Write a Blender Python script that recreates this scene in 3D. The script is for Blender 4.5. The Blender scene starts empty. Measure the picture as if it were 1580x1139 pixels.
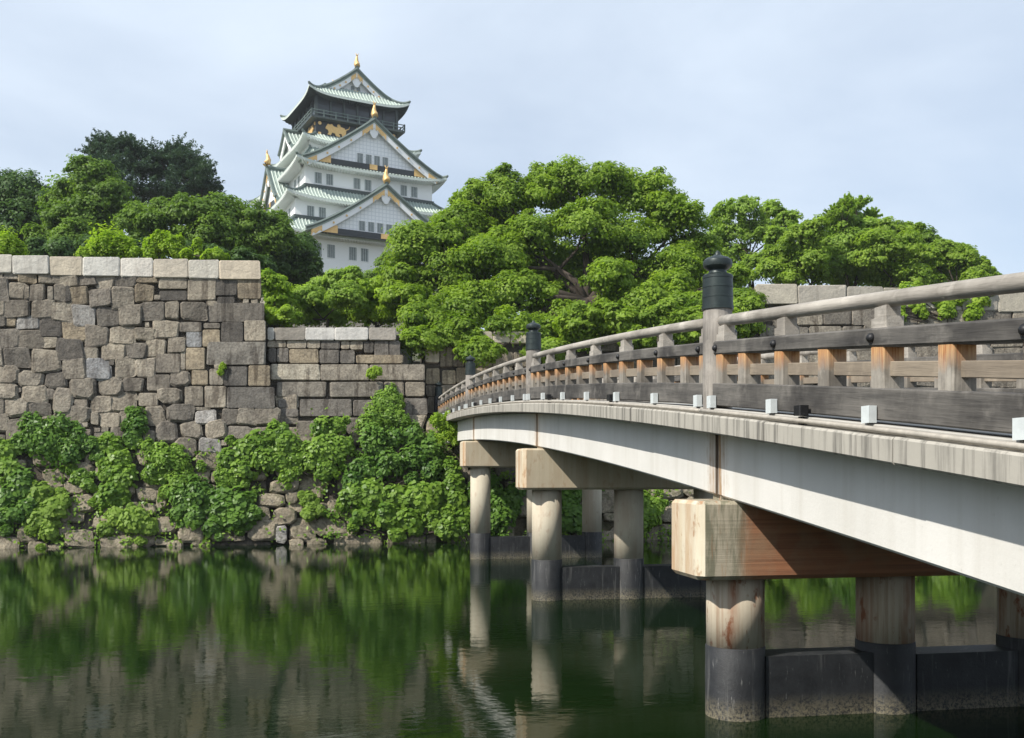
import bpy, bmesh, math, random
import numpy as np
from mathutils import Vector, Matrix
rnd = random.Random(7)
rng = np.random.default_rng(7)
scene = bpy.context.scene
C = scene.collection
R = math.radians

# ------------------------------------------------------------------ camera
CAM_Z, FPX, HOR, CX = 3.5, 1500.0, 731.0, 790.0
PSI = R(9.92)
cam_d = bpy.data.cameras.new('camera'); cam = bpy.data.objects.new('camera', cam_d); C.objects.link(cam)
cam.location = (0, 0, CAM_Z); cam.rotation_euler = (R(90), 0, -PSI)
cam_d.sensor_width = 36; cam_d.lens = 36*FPX/1580; cam_d.shift_y = (HOR-569.5)/1580
cam_d.clip_start = .1; cam_d.clip_end = 4000
scene.camera = cam
# ------------------------------------------------------------------ world, sun, exposure
SUN = Vector((.53, .285, -.57)).normalized()
world = bpy.data.worlds.new('World'); scene.world = world; world.use_nodes = True
nt = world.node_tree; nt.nodes.clear()
wo = nt.nodes.new('ShaderNodeOutputWorld'); bg = nt.nodes.new('ShaderNodeBackground')
sky = nt.nodes.new('ShaderNodeTexSky'); sky.sky_type = 'NISHITA'; sky.sun_disc = False
sky.sun_elevation = math.asin(-SUN.z); sky.sun_rotation = math.atan2(-SUN.x, -SUN.y) % (2*math.pi)
sky.air_density = 1.0; sky.dust_density = 1.2; sky.ozone_density = 1.5
tc = nt.nodes.new('ShaderNodeTexCoord'); sep = nt.nodes.new('ShaderNodeSeparateXYZ')
nt.links.new(tc.outputs['Generated'], sep.inputs[0])
mx = nt.nodes.new('ShaderNodeMath'); mx.operation = 'ADD'; mx.inputs[1].default_value = .18
nt.links.new(sep.outputs['Z'], mx.inputs[0])
dv = nt.nodes.new('ShaderNodeVectorMath'); dv.operation = 'DIVIDE'
cmb = nt.nodes.new('ShaderNodeCombineXYZ')
for i in range(3): nt.links.new(mx.outputs[0], cmb.inputs[i])
nt.links.new(tc.outputs['Generated'], dv.inputs[0]); nt.links.new(cmb.outputs[0], dv.inputs[1])
cn = nt.nodes.new('ShaderNodeTexNoise'); cn.inputs['Scale'].default_value = 1.1; cn.inputs['Detail'].default_value = 6
cn.inputs['Roughness'].default_value = .52; cn.inputs['Distortion'].default_value = .3
nt.links.new(dv.outputs[0], cn.inputs['Vector'])
cr = nt.nodes.new('ShaderNodeMapRange'); cr.inputs['From Min'].default_value = .3; cr.inputs['From Max'].default_value = .75
cr.inputs['To Min'].default_value = .42; cr.inputs['To Max'].default_value = .92
nt.links.new(cn.outputs[0], cr.inputs['Value'])
cm = nt.nodes.new('ShaderNodeMix'); cm.data_type = 'RGBA'; cm.inputs[7].default_value = (6.45, 7.3, 8.35, 1)
nt.links.new(cr.outputs[0], cm.inputs[0]); nt.links.new(sky.outputs[0], cm.inputs[6])
nt.links.new(cm.outputs[2], bg.inputs['Color']); bg.inputs['Strength'].default_value = .112
nt.links.new(bg.outputs[0], wo.inputs['Surface'])
sl = bpy.data.lights.new('sun', 'SUN'); sl.energy = 4.7; sl.angle = R(.6); sl.color = (1, .95, .86)
so = bpy.data.objects.new('sun', sl); C.objects.link(so)
so.rotation_euler = SUN.to_track_quat('-Z', 'Y').to_euler(); so.location = (-40, -20, 60)
vs = scene.view_settings; vs.view_transform = 'Standard'; vs.look = 'None'; vs.exposure = 0.27; vs.gamma = 1
scene.render.engine = 'CYCLES'
cy = scene.cycles; cy.max_bounces = 7; cy.diffuse_bounces = 3; cy.glossy_bounces = 3; cy.transmission_bounces = 4
cy.use_denoising = True; cy.caustics_reflective = False; cy.caustics_refractive = False; cy.sample_clamp_indirect = 6

# ------------------------------------------------------------------ pixel -> world
RT = Vector((math.cos(PSI), -math.sin(PSI), 0)); FW = Vector((math.sin(PSI), math.cos(PSI), 0)); CAMP = Vector((0, 0, CAM_Z))
def ray(px, py): return RT*((px-CX)/FPX) + FW + Vector((0, 0, (HOR-py)/FPX))
def at_d(px, py, d): return CAMP + ray(px, py)*d
def at_s(px, py, s): r = ray(px, py); return CAMP + r*(s/r.y)
def batter(z):
    z = min(max(z, -1), 15); return 49 + 2.7*(1-(1-z/15)**1.8)
def on_wall(px, py, off=0):
    s = 50.5
    for _ in range(6):
        p = at_s(px, py, s); s = batter(p.z)+off
    return at_s(px, py, s)

# height of the arched deck above the water along the bridge, cubic in y
FC = np.polyfit([6.28, 12.1, 15.03, 21.1, 31.5, 38.2, 52.6, 12.9, 26.1, 39.4], [3.62, 4.27, 4.58, 5.07, 5.75, 6.06, 6.25, 4.34, 5.34, 6.09], 3)

# ------------------------------------------------------------------ material helpers
class NT:
    def __init__(s, name):
        s.m = bpy.data.materials.new(name); s.m.use_nodes = True; s.t = s.m.node_tree; s.t.nodes.clear()
        s.o = s.n('ShaderNodeOutputMaterial'); s.b = s.n('ShaderNodeBsdfPrincipled'); s.l(s.b.outputs[0], s.o.inputs[0])
    def n(s, k, **kw):
        x = s.t.nodes.new(k)
        for a, v in kw.items(): setattr(x, a, v)
        return x
    def l(s, a, b): s.t.links.new(a, b)
    def val(s, sock, v):
        if hasattr(v, 'is_output'): s.l(v, sock)
        else: sock.default_value = v
    def coord(s, kind='Object', scale=(1, 1, 1), loc=(0, 0, 0)):
        tcn = s.n('ShaderNodeTexCoord') if kind != 'World' else s.n('ShaderNodeNewGeometry')
        mp = s.n('ShaderNodeMapping'); mp.inputs['Scale'].default_value = scale; mp.inputs['Location'].default_value = loc
        s.l(tcn.outputs['Position' if kind == 'World' else kind], mp.inputs[0]); return mp.outputs[0]
    def noise(s, vec, scale, detail=5, rough=.55, dist=0):
        x = s.n('ShaderNodeTexNoise'); s.l(vec, x.inputs['Vector']); x.inputs['Scale'].default_value = scale
        x.inputs['Detail'].default_value = detail; x.inputs['Roughness'].default_value = rough; x.inputs['Distortion'].default_value = dist
        return x.outputs[0]
    def rng(s, v, a, b, c=0, d=1):
        x = s.n('ShaderNodeMapRange'); s.l(v, x.inputs[0])
        for i, k in enumerate((a, b, c, d)): x.inputs[i+1].default_value = k
        return x.outputs[0]
    def mix(s, f, a, b, mode='MIX'):
        x = s.n('ShaderNodeMix', data_type='RGBA', blend_type=mode)
        s.val(x.inputs[0], f); s.val(x.inputs[6], a); s.val(x.inputs[7], b); return x.outputs[2]
    def math(s, op, a, b=0):
        x = s.n('ShaderNodeMath', operation=op); s.val(x.inputs[0], a); s.val(x.inputs[1], b); return x.outputs[0]
    def bump(s, h, strength=.3, dist=.05):
        x = s.n('ShaderNodeBump'); x.inputs['Strength'].default_value = strength; x.inputs['Distance'].default_value = dist
        s.l(h, x.inputs['Height']); s.l(x.outputs[0], s.b.inputs['Normal']); return x
    def col(s, v): s.val(s.b.inputs['Base Color'], v)
    def set(s, **k):
        for a, v in k.items(): s.val(s.b.inputs[a.replace('_', ' ')], v)
def c4(r, g, b): return (r, g, b, 1)

def mat_stone(name, streak=.6, bumpd=.06, moss=0.0, soft=1.0):
    m = NT(name); w = m.coord('World')
    oi = m.n('ShaderNodeObjectInfo')
    n1 = m.noise(w, 1.3, 6, .65); n2 = m.noise(w, 9, 5, .7); n3 = m.noise(w, 45, 3, .7)
    base = m.mix(m.rng(n1, .32, .70), c4(.55, .53, .52), c4(1.22, 1.19, 1.14))
    col = m.mix(soft, oi.outputs['Color'], base, 'MULTIPLY')
    col = m.mix(m.rng(n2, .42, .60, 0, .7*soft), col, m.mix(1.0, col, c4(.46, .43, .41), 'MULTIPLY'))
    col = m.mix(m.rng(n3, .52, .7, 0, .35), col, c4(.42, .40, .36))
    ws = m.coord('World', (1, 1, .07)); s1 = m.noise(ws, 2.9, 5, .62)
    col = m.mix(m.rng(s1, .52, .64, 0, streak), col, m.mix(1.0, col, c4(.30, .27, .25), 'MULTIPLY'))
    if moss:
        g = m.noise(w, 2.2, 5, .6); col = m.mix(m.rng(g, .5, .65, 0, moss), col, c4(.055, .07, .02))
    m.col(col); m.set(Roughness=.92)
    h = m.math('ADD', m.math('ADD', m.math('MULTIPLY', n2, .9), m.math('MULTIPLY', m.noise(w, 3.5, 4, .6), 1.6)), m.math('MULTIPLY', n3, .35)); m.bump(h, .9, bumpd)
    return m.m
def mat_core():
    m = NT('wall_core'); w = m.coord('World'); n1 = m.noise(w, 2.5, 6, .65); n2 = m.noise(w, 14, 4, .7)
    col = m.mix(m.rng(n1, .35, .65), c4(.045, .040, .034), c4(.12, .10, .075))
    m.col(m.mix(m.rng(n2, .5, .7, 0, .6), col, c4(.03, .027, .022))); m.set(Roughness=1); m.bump(n2, .8, .12); return m.m
def mat_soil():
    m = NT('soil'); w = m.coord('World'); n1 = m.noise(w, 1.2, 6, .6); n2 = m.noise(w, 9, 5, .7)
    col = m.mix(m.rng(n1, .35, .65), c4(.17, .135, .09), c4(.06, .065, .028))
    m.col(m.mix(m.rng(n2, .45, .7, 0, .7), col, c4(.05, .04, .028))); m.set(Roughness=1); m.bump(n2, .8, .12); return m.m
def mat_ground():
    m = NT('ground'); w = m.coord('World'); n1 = m.noise(w, .15, 6, .6); n2 = m.noise(w, 3, 5, .7)
    col = m.mix(m.rng(n1, .4, .6), c4(.05, .075, .02), c4(.12, .10, .065))
    m.col(m.mix(m.rng(n2, .4, .7, 0, .5), col, c4(.03, .04, .015))); m.set(Roughness=1); m.bump(n2, .5, .1); return m.m
def mat_water():
    m = NT('water'); w = m.coord('World', (1, 1, 1))
    n0 = m.noise(w, .06, 3, .5)
    a = m.noise(m.coord('World', (1.5, 2.6, 1)), 1.0, 3, .5, .4)
    b = m.noise(m.coord('World', (5, 9, 1), (3, 1, 0)), 1.0, 3, .55, .3)
    h = m.math('ADD', m.math('MULTIPLY', a, 1.0), m.math('MULTIPLY', b, .40))
    h = m.math('MULTIPLY', h, m.rng(n0, .35, .65, .5, 1.15))
    m.bump(h, .075, .05)
    m.col(m.mix(m.rng(n0, .35, .65), c4(.0025, .009, .0015), c4(.0055, .016, .003))); m.set(Roughness=.035, IOR=1.333); return m.m
def mat_concrete(name, base, stain, rust=0.0, grime=.5, vscale=.07, rustc=(.30, .105, .04), white=0, ss=5.5):
    m = NT(name); w = m.coord('World')
    n1 = m.noise(w, .9, 6, .6); n2 = m.noise(w, 18, 4, .7)
    st = m.noise(m.coord('World', (1, 1, vscale)), ss, 6, .68); st2 = m.noise(m.coord('World', (1, 1, vscale*.6), (7, 3, 1)), 2.6, 4, .6)
    col = m.mix(m.rng(n1, .35, .68, 0, .5), c4(*base), c4(*[x*.72 for x in base]))
    col = m.mix(m.rng(st, .47, .68, 0, grime), col, c4(*stain))
    if white: col = m.mix(m.rng(n2, .62, .7, 0, white), col, c4(.62, .60, .55))
    if rust:
        col = m.mix(m.math('MULTIPLY', m.rng(st2, .45, .58, 0, rust), m.rng(m.noise(m.coord('World', (1, 1, .3)), 2.2, 4, .6), .38, .58)), col, c4(*rustc))
        bl = m.noise(m.coord('World', (1, 1, .45)), 6, 5, .65); col = m.mix(m.rng(bl, .57, .66, 0, rust), col, c4(rustc[0]*.8, rustc[1]*.7, rustc[2]*.6))
    m.col(col); m.set(Roughness=.88)
    m.bump(m.math('ADD', m.math('MULTIPLY', n2, .5), st), .25, .02); return m.m
def mat_girder():
    m = NT('girder_paint'); w = m.coord('World'); g = m.n('ShaderNodeSeparateXYZ'); m.l(w, g.inputs[0])
    n1 = m.noise(w, .8, 6, .6); n2 = m.noise(w, 22, 4, .7); n3 = m.noise(w, 5, 5, .65)
    st = m.noise(m.coord('World', (1, 1, .05)), 3.0, 5, .6); fine = m.noise(m.coord('World', (1, 1, .04), (4, 1, 2)), 16, 4, .6)
    col = m.mix(m.rng(n1, .35, .68, 0, .6), c4(.69, .675, .64), c4(.56, .545, .505))
    col = m.mix(m.rng(st, .5, .7, 0, .35), col, c4(.47, .44, .38))
    col = m.mix(m.rng(n2, .66, .74, 0, .5), col, c4(.25, .23, .20))
    for ps in (13.36, 26.56, 39.76):     # rusty run-off at the expansion joints over the piers
        a = m.math('ABSOLUTE', m.math('SUBTRACT', g.outputs['Y'], ps)); f = m.math('ADD', a, m.math('MULTIPLY', m.math('SUBTRACT', n3, .5), .5))
        col = m.mix(m.math('MULTIPLY', m.rng(f, .10, .42, .9, 0), m.rng(fine, .38, .55)), col, c4(.30, .17, .07))
        col = m.mix(m.rng(a, .05, .09, .85, 0), col, c4(.10, .07, .045))
    m.col(col); m.set(Roughness=.85); m.bump(m.math('ADD', n2, n3), .2, .015); return m.m
def mat_cap_rust():
    # board-marked concrete stained red-brown by run-off, with pale and green streaks near the outer end
    m = NT('cap_rust'); w = m.coord('World'); g = m.n('ShaderNodeSeparateXYZ'); m.l(w, g.inputs[0])
    hb = m.noise(m.coord('World', (.35, .35, 26)), 1, 4, .6); n1 = m.noise(w, 1.6, 5, .6); n2 = m.noise(w, 20, 4, .7)
    red = m.mix(m.rng(hb, .4, .62), c4(.34, .15, .075), c4(.22, .095, .05))
    red = m.mix(m.rng(n1, .45, .65, 0, .6), red, c4(.30, .20, .12))
    st = m.noise(m.coord('World', (1, 1, .12)), 6.5, 6, .68, .35)
    pale = m.mix(m.rng(st, .44, .58), c4(.42, .37, .28), c4(.20, .19, .13))
    pale = m.mix(m.rng(m.noise(m.coord('World', (1, 1, .10), (5, 2, 0)), 6, 5, .62, .3), .54, .64, 0, .8), pale, c4(.34, .16, .07))
    f = m.math('ADD', g.outputs['X'], m.math('MULTIPLY', n1, .25))
    m.col(m.mix(m.rng(m.math('ADD', f, m.math('MULTIPLY', st, .35)), 5.72, 5.98), pale, red)); m.set(Roughness=.9); m.bump(m.math('ADD', hb, m.math('MULTIPLY', n2, .5)), .3, .02); return m.m
def mat_black_band():
    m = NT('tar_coating'); w = m.coord('World'); g = m.n('ShaderNodeSeparateXYZ'); m.l(w, g.inputs[0])
    n1 = m.noise(w, 3, 5, .6); st = m.noise(m.coord('World', (1, 1, .08)), 9, 4, .6); n2 = m.noise(w, 26, 4, .75)
    col = m.mix(m.rng(n1, .35, .7), c4(.008, .009, .011), c4(.024, .026, .029))
    col = m.mix(m.rng(st, .57, .70, 0, .5), col, c4(.13, .13, .125)); sc_ = m.noise(m.coord('World', (1, 1, .12)), 22, 5, .75); col = m.mix(m.rng(sc_, .62, .70, 0, .6), col, c4(.26, .26, .25))
    low = m.rng(m.math('ADD', g.outputs['Z'], m.math('MULTIPLY', n2, .35)), .18, .52, 1, 0)
    col = m.mix(m.math('MULTIPLY', low, m.rng(n2, .4, .62)), col, c4(.23, .20, .13))
    m.col(col); m.set(Roughness=.62); m.bump(m.math('ADD', n2, n1), .4, .02); return m.m
def mat_wood(name, a, b, dark, axis='Y', orange=0):
    m = NT(name); sc = {'Y': (9, .5, 9), 'Z': (9, 9, .5)}[axis]
    gp = m.n('ShaderNodeNewGeometry'); sp = m.n('ShaderNodeSeparateXYZ'); m.l(gp.outputs['Position'], sp.inputs[0]); y_ = sp.outputs['Y']
    poly = m.math('MULTIPLY', m.math('ADD', m.math('MULTIPLY', m.math('ADD', m.math('MULTIPLY', y_, float(FC[0])), float(FC[1])), y_), float(FC[2])), y_)
    cb = m.n('ShaderNodeCombineXYZ'); m.l(sp.outputs['X'], cb.inputs[0]); m.l(y_, cb.inputs[1]); m.l(m.math('SUBTRACT', sp.outputs['Z'], poly) if axis == 'Y' else sp.outputs['Z'], cb.inputs[2])
    def mapped(q):
        mp = m.n('ShaderNodeMapping'); mp.inputs['Scale'].default_value = q; m.l(cb.outputs[0], mp.inputs[0]); return mp.outputs[0]
    w = mapped(sc); g1 = m.noise(w, 1.0, 5, .65); fine = m.noise(mapped(tuple(x*5 for x in sc)), 1, 3, .6)
    big = m.noise(m.coord('World'), .9, 5, .6)
    col = m.mix(m.rng(g1, .3, .7), c4(*a), c4(*b))
    col = m.mix(m.rng(big, .40, .62, 0, .85), col, c4(*dark)); pale_ = m.noise(m.coord('World'), 2.3, 5, .65); col = m.mix(m.rng(pale_, .54, .72, 0, .55), col, c4(*[min(1, x*1.35) for x in a]))
    col = m.mix(m.rng(fine, .55, .75, 0, .5), col, c4(*[x*.5 for x in dark]))
    if orange:
        o = m.n('ShaderNodeTexCoord'); q = m.n('ShaderNodeSeparateXYZ'); m.l(o.outputs['Object'], q.inputs[0])
        f = m.math('ADD', q.outputs['Z'], m.math('MULTIPLY', g1, .24))
        col = m.mix(m.rng(f, .30, .50, 0, orange), col, m.mix(m.rng(fine, .35, .65), c4(.36, .135, .04), c4(.60, .36, .16)))
    m.col(col); m.set(Roughness=.85); m.bump(m.math('ADD', g1, m.math('MULTIPLY', fine, .6)), .45, .015); return m.m
def mat_simple(name, col, rough=.6, metal=0, var=.25, scale=4, bumps=.15, dark=None):
    m = NT(name); w = m.coord('World'); n1 = m.noise(w, scale, 5, .6)
    m.col(m.mix(m.rng(n1, .35, .68, 0, var*2), c4(*col), c4(*(dark or [x*.55 for x in col])))); m.set(Roughness=rough, Metallic=metal)
    m.bump(n1, bumps, .02); return m.m
def mat_leaf(name, a, b, trans=.35, rough=.5):
    m = NT(name); at = m.n('ShaderNodeAttribute', attribute_name='tint')
    w = m.noise(m.coord('World'), .45, 3, .5)
    f = m.math('ADD', m.math('MULTIPLY', at.outputs['Fac'], .7), m.rng(w, .3, .7, -.05, .35))
    col = m.mix(f, c4(*a), c4(*b)); m.col(col); m.set(Roughness=rough)
    m.b.inputs['Specular IOR Level'].default_value = .25
    tr = m.n('ShaderNodeBsdfTranslucent'); m.l(m.mix(.6, col, m.mix(1.0, col, c4(1.5, 1.6, .5), 'MULTIPLY')), tr.inputs[0])
    mx_ = m.n('ShaderNodeMixShader'); mx_.inputs[0].default_value = trans
    m.l(m.b.outputs[0], mx_.inputs[1]); m.l(tr.outputs[0], mx_.inputs[2]); m.l(mx_.outputs[0], m.o.inputs[0]); return m.m
def mat_plaster_lattice():
    m = NT('lattice_plaster'); o = m.n('ShaderNodeTexCoord'); s = m.n('ShaderNodeSeparateXYZ'); m.l(o.outputs['Object'], s.inputs[0])
    def line(v, sp):
        fr = m.math('FRACT', m.math('DIVIDE', v, sp)); return m.math('LESS_THAN', fr, .22)
    u = m.math('ADD', s.outputs['X'], s.outputs['Y'])
    g = m.math('MAXIMUM', line(u, .62), line(s.outputs['Z'], .62))
    m.col(m.mix(g, c4(.86, .87, .88), c4(.70, .72, .74))); m.set(Roughness=.8); m.bump(g, -.4, .06); return m.m

M = {}
M['rubble'] = mat_stone('rubble_stone', .55, .07); M['block'] = mat_stone('dressed_stone', .8, .035)
M['foot'] = mat_stone('mossy_stone', .25, .07, .55); M['coping'] = mat_stone('coping_stone', .22, .03, 0, .4)
M['core'] = mat_core(); M['soil'] = mat_soil(); M['ground'] = mat_ground(); M['water'] = mat_water()
M['girder'] = mat_girder()
M['fascia'] = mat_concrete('fascia_concrete', (.41, .385, .335), (.085, .08, .07), 0, .92, .05, ss=9)
M['deck'] = mat_concrete('deck_concrete', (.42, .40, .36), (.3, .28, .25), 0, .4)
M['col'] = mat_concrete('column_concrete', (.60, .545, .43), (.42, .36, .26), .22, .5, .04)
M['col_rust'] = mat_concrete('column_rusty', (.54, .47, .36), (.26, .165, .10), .9, .85, .04, (.26, .095, .04), ss=8)
M['cap'] = mat_concrete('cap_concrete', (.52, .45, .33), (.36, .28, .18), .3, .5, .05, (.34, .19, .09))
M['cap_rust'] = mat_cap_rust()
M['cap_end'] = mat_concrete('cap_end_concrete', (.68, .61, .47), (.46, .33, .18), .7, .6, .06, (.40, .21, .09))
M['tar'] = mat_black_band()
M['wood'] = mat_wood('weathered_beam', (.17, .157, .14), (.06, .056, .052), (.022, .02, .019))
M['wood_light'] = mat_wood('weathered_rail', (.46, .425, .375), (.30, .275, .24), (.20, .18, .155))
M['wood_post'] = mat_wood('weathered_post', (.34, .31, .275), (.18, .163, .145), (.11, .10, .09), 'Z')
M['wood_bal'] = mat_wood('baluster_wood', (.36, .33, .285), (.19, .17, .145), (.11, .096, .08), 'Z', .9)
M['wood_brown'] = mat_wood('brown_rail', (.30, .25, .19), (.22, .18, .135), (.16, .13, .10))
M['bronze'] = mat_simple('black_bronze', (.018, .026, .026), .42, .35, .3, 6, .12, (.045, .062, .058))
M['iron'] = mat_simple('black_iron', (.02, .02, .022), .5, .4)
M['white_metal'] = mat_simple('bracket_metal', (.66, .70, .70), .5, .1, .12, 12)
M['pipe'] = mat_simple('conduit', (.46, .42, .36), .6, .1, .3, 8)
M['plaster'] = mat_simple('plaster', (.86, .86, .86), .85, 0, .06, .4, .05, (.74, .74, .73))
M['lattice'] = mat_plaster_lattice()
M['copper'] = mat_simple('copper_tile', (.36, .43, .385), .65, .0, .4, 1.2, .2, (.22, .275, .245))
M['copper_rib'] = mat_simple('copper_rib', (.52, .585, .53), .6, 0, .3, 1.5, .1, (.36, .42, .38))
M['copper_dark'] = mat_simple('ridge_tile', (.135, .175, .16), .6, 0, .35, 1.5, .1)
M['eave'] = mat_simple('eave_board', (.58, .63, .58), .7, 0, .15, 2, .05)
M['lacquer'] = mat_simple('black_lacquer', (.014, .018, .02), .35, 0, .2, 2, .05)
M['gold'] = mat_simple('gold_leaf', (.78, .52, .22), .5, .35, .2, 4, .15, (.55, .30, .08))
M['shutter'] = mat_simple('window_shutter', (.40, .44, .435), .6, 0, .3, 3, .05)
M['dark_pane'] = mat_simple('gallery_glass', (.03, .038, .042), .15, 0, .2, 3, .02)
M['dark_trim'] = mat_simple('dark_trim', (.05, .066, .062), .5, 0, .3, 3, .05)
M['glass'] = mat_simple('dark_glass', (.13, .15, .155), .12, 0, .2, 3, .02)
M['bark'] = mat_simple('bark', (.085, .065, .05), .95, 0, .4, 5, .6)
L = {}
L['main'] = mat_leaf('leaf_main', (0.1, 0.185, 0.018), (0.31, 0.44, 0.055), 0.48)
L['bright'] = mat_leaf('leaf_bright', (0.18, 0.31, 0.022), (0.38, 0.52, 0.06), 0.5)
L['mid'] = mat_leaf('leaf_mid', (0.085, 0.16, 0.026), (0.21, 0.325, 0.055), 0.45)
L['dark'] = mat_leaf('leaf_dark', (0.045, 0.098, 0.026), (0.115, 0.2, 0.05), 0.36)
L['cedar'] = mat_leaf('leaf_cedar', (0.036, 0.072, 0.048), (0.09, 0.148, 0.09), 0.22)
L['fresh'] = mat_leaf('leaf_fresh', (.125, .22, .022), (.34, .47, .07), .5)
L['airy'] = mat_leaf('leaf_airy', (0.16, 0.265, 0.04), (0.34, 0.48, 0.09), 0.5)
L['ivy'] = mat_leaf('leaf_ivy', (0.085, 0.185, 0.02), (0.29, 0.44, 0.07), 0.42, .38)
L['ivy_dark'] = mat_leaf('leaf_ivy_dark', (0.052, 0.13, 0.02), (0.19, 0.33, 0.055), 0.38, .38)

# ------------------------------------------------------------------ object helpers
def tag(o, label=None, cat=None, group=None, kind=None):
    if label: o['label'] = label
    if cat: o['category'] = cat
    if group: o['group'] = group
    if kind: o['kind'] = kind
    return o
def empty(name, loc=(0, 0, 0), rz=0):
    o = bpy.data.objects.new(name, None); C.objects.link(o); o.location = loc; o.rotation_euler = (0, 0, rz); o.empty_display_size = .3
    return o
def link(name, me, parent=None, loc=None):
    o = bpy.data.objects.new(name, me); C.objects.link(o)
    if parent: o.parent = parent
    if loc is not None: o.location = loc
    return o
class MB:
    def __init__(s): s.v = []; s.f = []
    def add(s, vs, fs):
        k = len(s.v); s.v += [tuple(p) for p in vs]; s.f += [tuple(i+k for i in f) for f in fs]; return s
    def box(s, x0, x1, y0, y1, z0, z1, c=0):
        if c:
            return s.prism([(x0+c, y0), (x1-c, y0), (x1, y0+c), (x1, y1-c), (x1-c, y1), (x0+c, y1), (x0, y1-c), (x0, y0+c)], z0, z1)
        return s.add([(x, y, z) for z in (z0, z1) for y in (y0, y1) for x in (x0, x1)],
                     [(0, 2, 3, 1), (4, 5, 7, 6), (0, 1, 5, 4), (2, 6, 7, 3), (0, 4, 6, 2), (1, 3, 7, 5)])
    def prism(s, poly, z0, z1):
        n = len(poly); return s.add([(x, y, z0) for x, y in poly]+[(x, y, z1) for x, y in poly],
            [tuple(range(n))[::-1], tuple(range(n, 2*n))]+[(i, (i+1) % n, n+(i+1) % n, n+i) for i in range(n)])
    def rings(s, rs, cap=True, closed=True):
        n = len(rs[0]); vs = [p for r in rs for p in r]; fs = []
        for k in range(len(rs)-1):
            for i in range(n if closed else n-1):
                j = (i+1) % n; fs.append((k*n+i, k*n+j, (k+1)*n+j, (k+1)*n+i))
        if cap: fs += [tuple(range(n))[::-1], tuple(range((len(rs)-1)*n, len(rs)*n))]
        return s.add(vs, fs)
    def tube(s, pts, rad, n=8, cap=True):
        rs = []
        for i, p in enumerate(pts):
            p = Vector(p); d = (Vector(pts[min(i+1, len(pts)-1)])-Vector(pts[max(i-1, 0)])).normalized()
            a = d.orthogonal().normalized(); a = (Vector((0, 0, 1)).cross(d) if abs(d.z) < .9 else Vector((1, 0, 0)).cross(d)).normalized(); b = d.cross(a)
            r = rad[i] if hasattr(rad, '__len__') else rad
            rs.append([p+a*(r*math.cos(2*math.pi*k/n))+b*(r*math.sin(2*math.pi*k/n)) for k in range(n)])
        return s.rings(rs, cap)
    def lathe(s, prof, n=20, c=(0, 0, 0)):
        return s.rings([[(c[0]+r*math.cos(2*math.pi*k/n), c[1]+r*math.sin(2*math.pi*k/n), c[2]+z) for k in range(n)] for r, z in prof])
    def mesh(s, name, mat, smooth=False, fix=True):
        me = bpy.data.meshes.new(name); me.from_pydata(s.v, [], s.f)
        if fix:
            bm = bmesh.new(); bm.from_mesh(me); bmesh.ops.recalc_face_normals(bm, faces=bm.faces); bm.to_mesh(me); bm.free()
        if mat: me.materials.append(mat)
        if smooth: me.polygons.foreach_set('use_smooth', [True]*len(me.polygons))
        me.update(); return me
    def obj(s, name, mat, parent=None, loc=None, smooth=False): return link(name, s.mesh(name, mat, smooth), parent, loc)

# ------------------------------------------------------------------ the setting: water, ground
W = MB(); W.add([(-700, -60, 0), (700, -60, 0), (700, 53, 0), (-700, 53, 0)], [(0, 1, 2, 3)])
tag(W.obj('moat_water', M['water']), kind='structure')
B_ = MB(); B_.add([(-700, -60, -3), (700, -60, -3), (700, 54, -3), (-700, 54, -3)], [(0, 1, 2, 3)])
tag(B_.obj('moat_bed', M['soil']), kind='structure')
T_TALL, T_GATE0, T_GATE1, T_RIGHT = -4.35, 4.05, 12.1, 22.6
def ground_z(x, y):
    if y < 61:
        z = 13.7 if x < T_TALL-.4 else 10.5 if x < T_GATE0-.3 else 6.15 if x < T_GATE1+.3 else 10.5 if x < T_RIGHT+.3 else 13.7
    else:
        z = 10.5 if T_TALL < x < T_RIGHT else 13.7
        z = max(z, 10.5+min(1, (y-61)/25)*3.2)
    if y > 85: z += min(1, (y-85)/60)*9
    return z
xs = sorted(set([-900, -400, -200, -120, -80, -60, -45, -35, -28, -22, -17, -12, -8, T_TALL-.45, T_TALL-.35, 0, T_GATE0-.35, T_GATE0-.25, 8, T_GATE1+.25, T_GATE1+.35, 14.5, 18,
      T_RIGHT+.25, T_RIGHT+.35, 28, 36, 46, 60, 80, 120, 200, 400, 900]))
ys = [52.2, 54, 57, 60.9, 61.1, 65, 70, 76, 85, 95, 110, 130, 145, 160, 200, 300, 600, 1500]
G = MB(); nx = len(xs)
G.add([(x, y, ground_z(x, y)) for y in ys for x in xs], [(j*nx+i, j*nx+i+1, (j+1)*nx+i+1, (j+1)*nx+i) for j in range(len(ys)-1) for i in range(nx-1)])
tag(G.obj('ground', M['ground']), kind='structure')
G2 = MB(); G2.add([(-700, -60, 1.9), (700, -60, 1.9), (700, -1.6, 1.9), (-700, -1.6, 1.9), (700, -.9, -3), (-700, -.9, -3)], [(0, 1, 2, 3), (3, 2, 4, 5)])
tag(G2.obj('near_bank', M['ground']), kind='structure')

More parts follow.
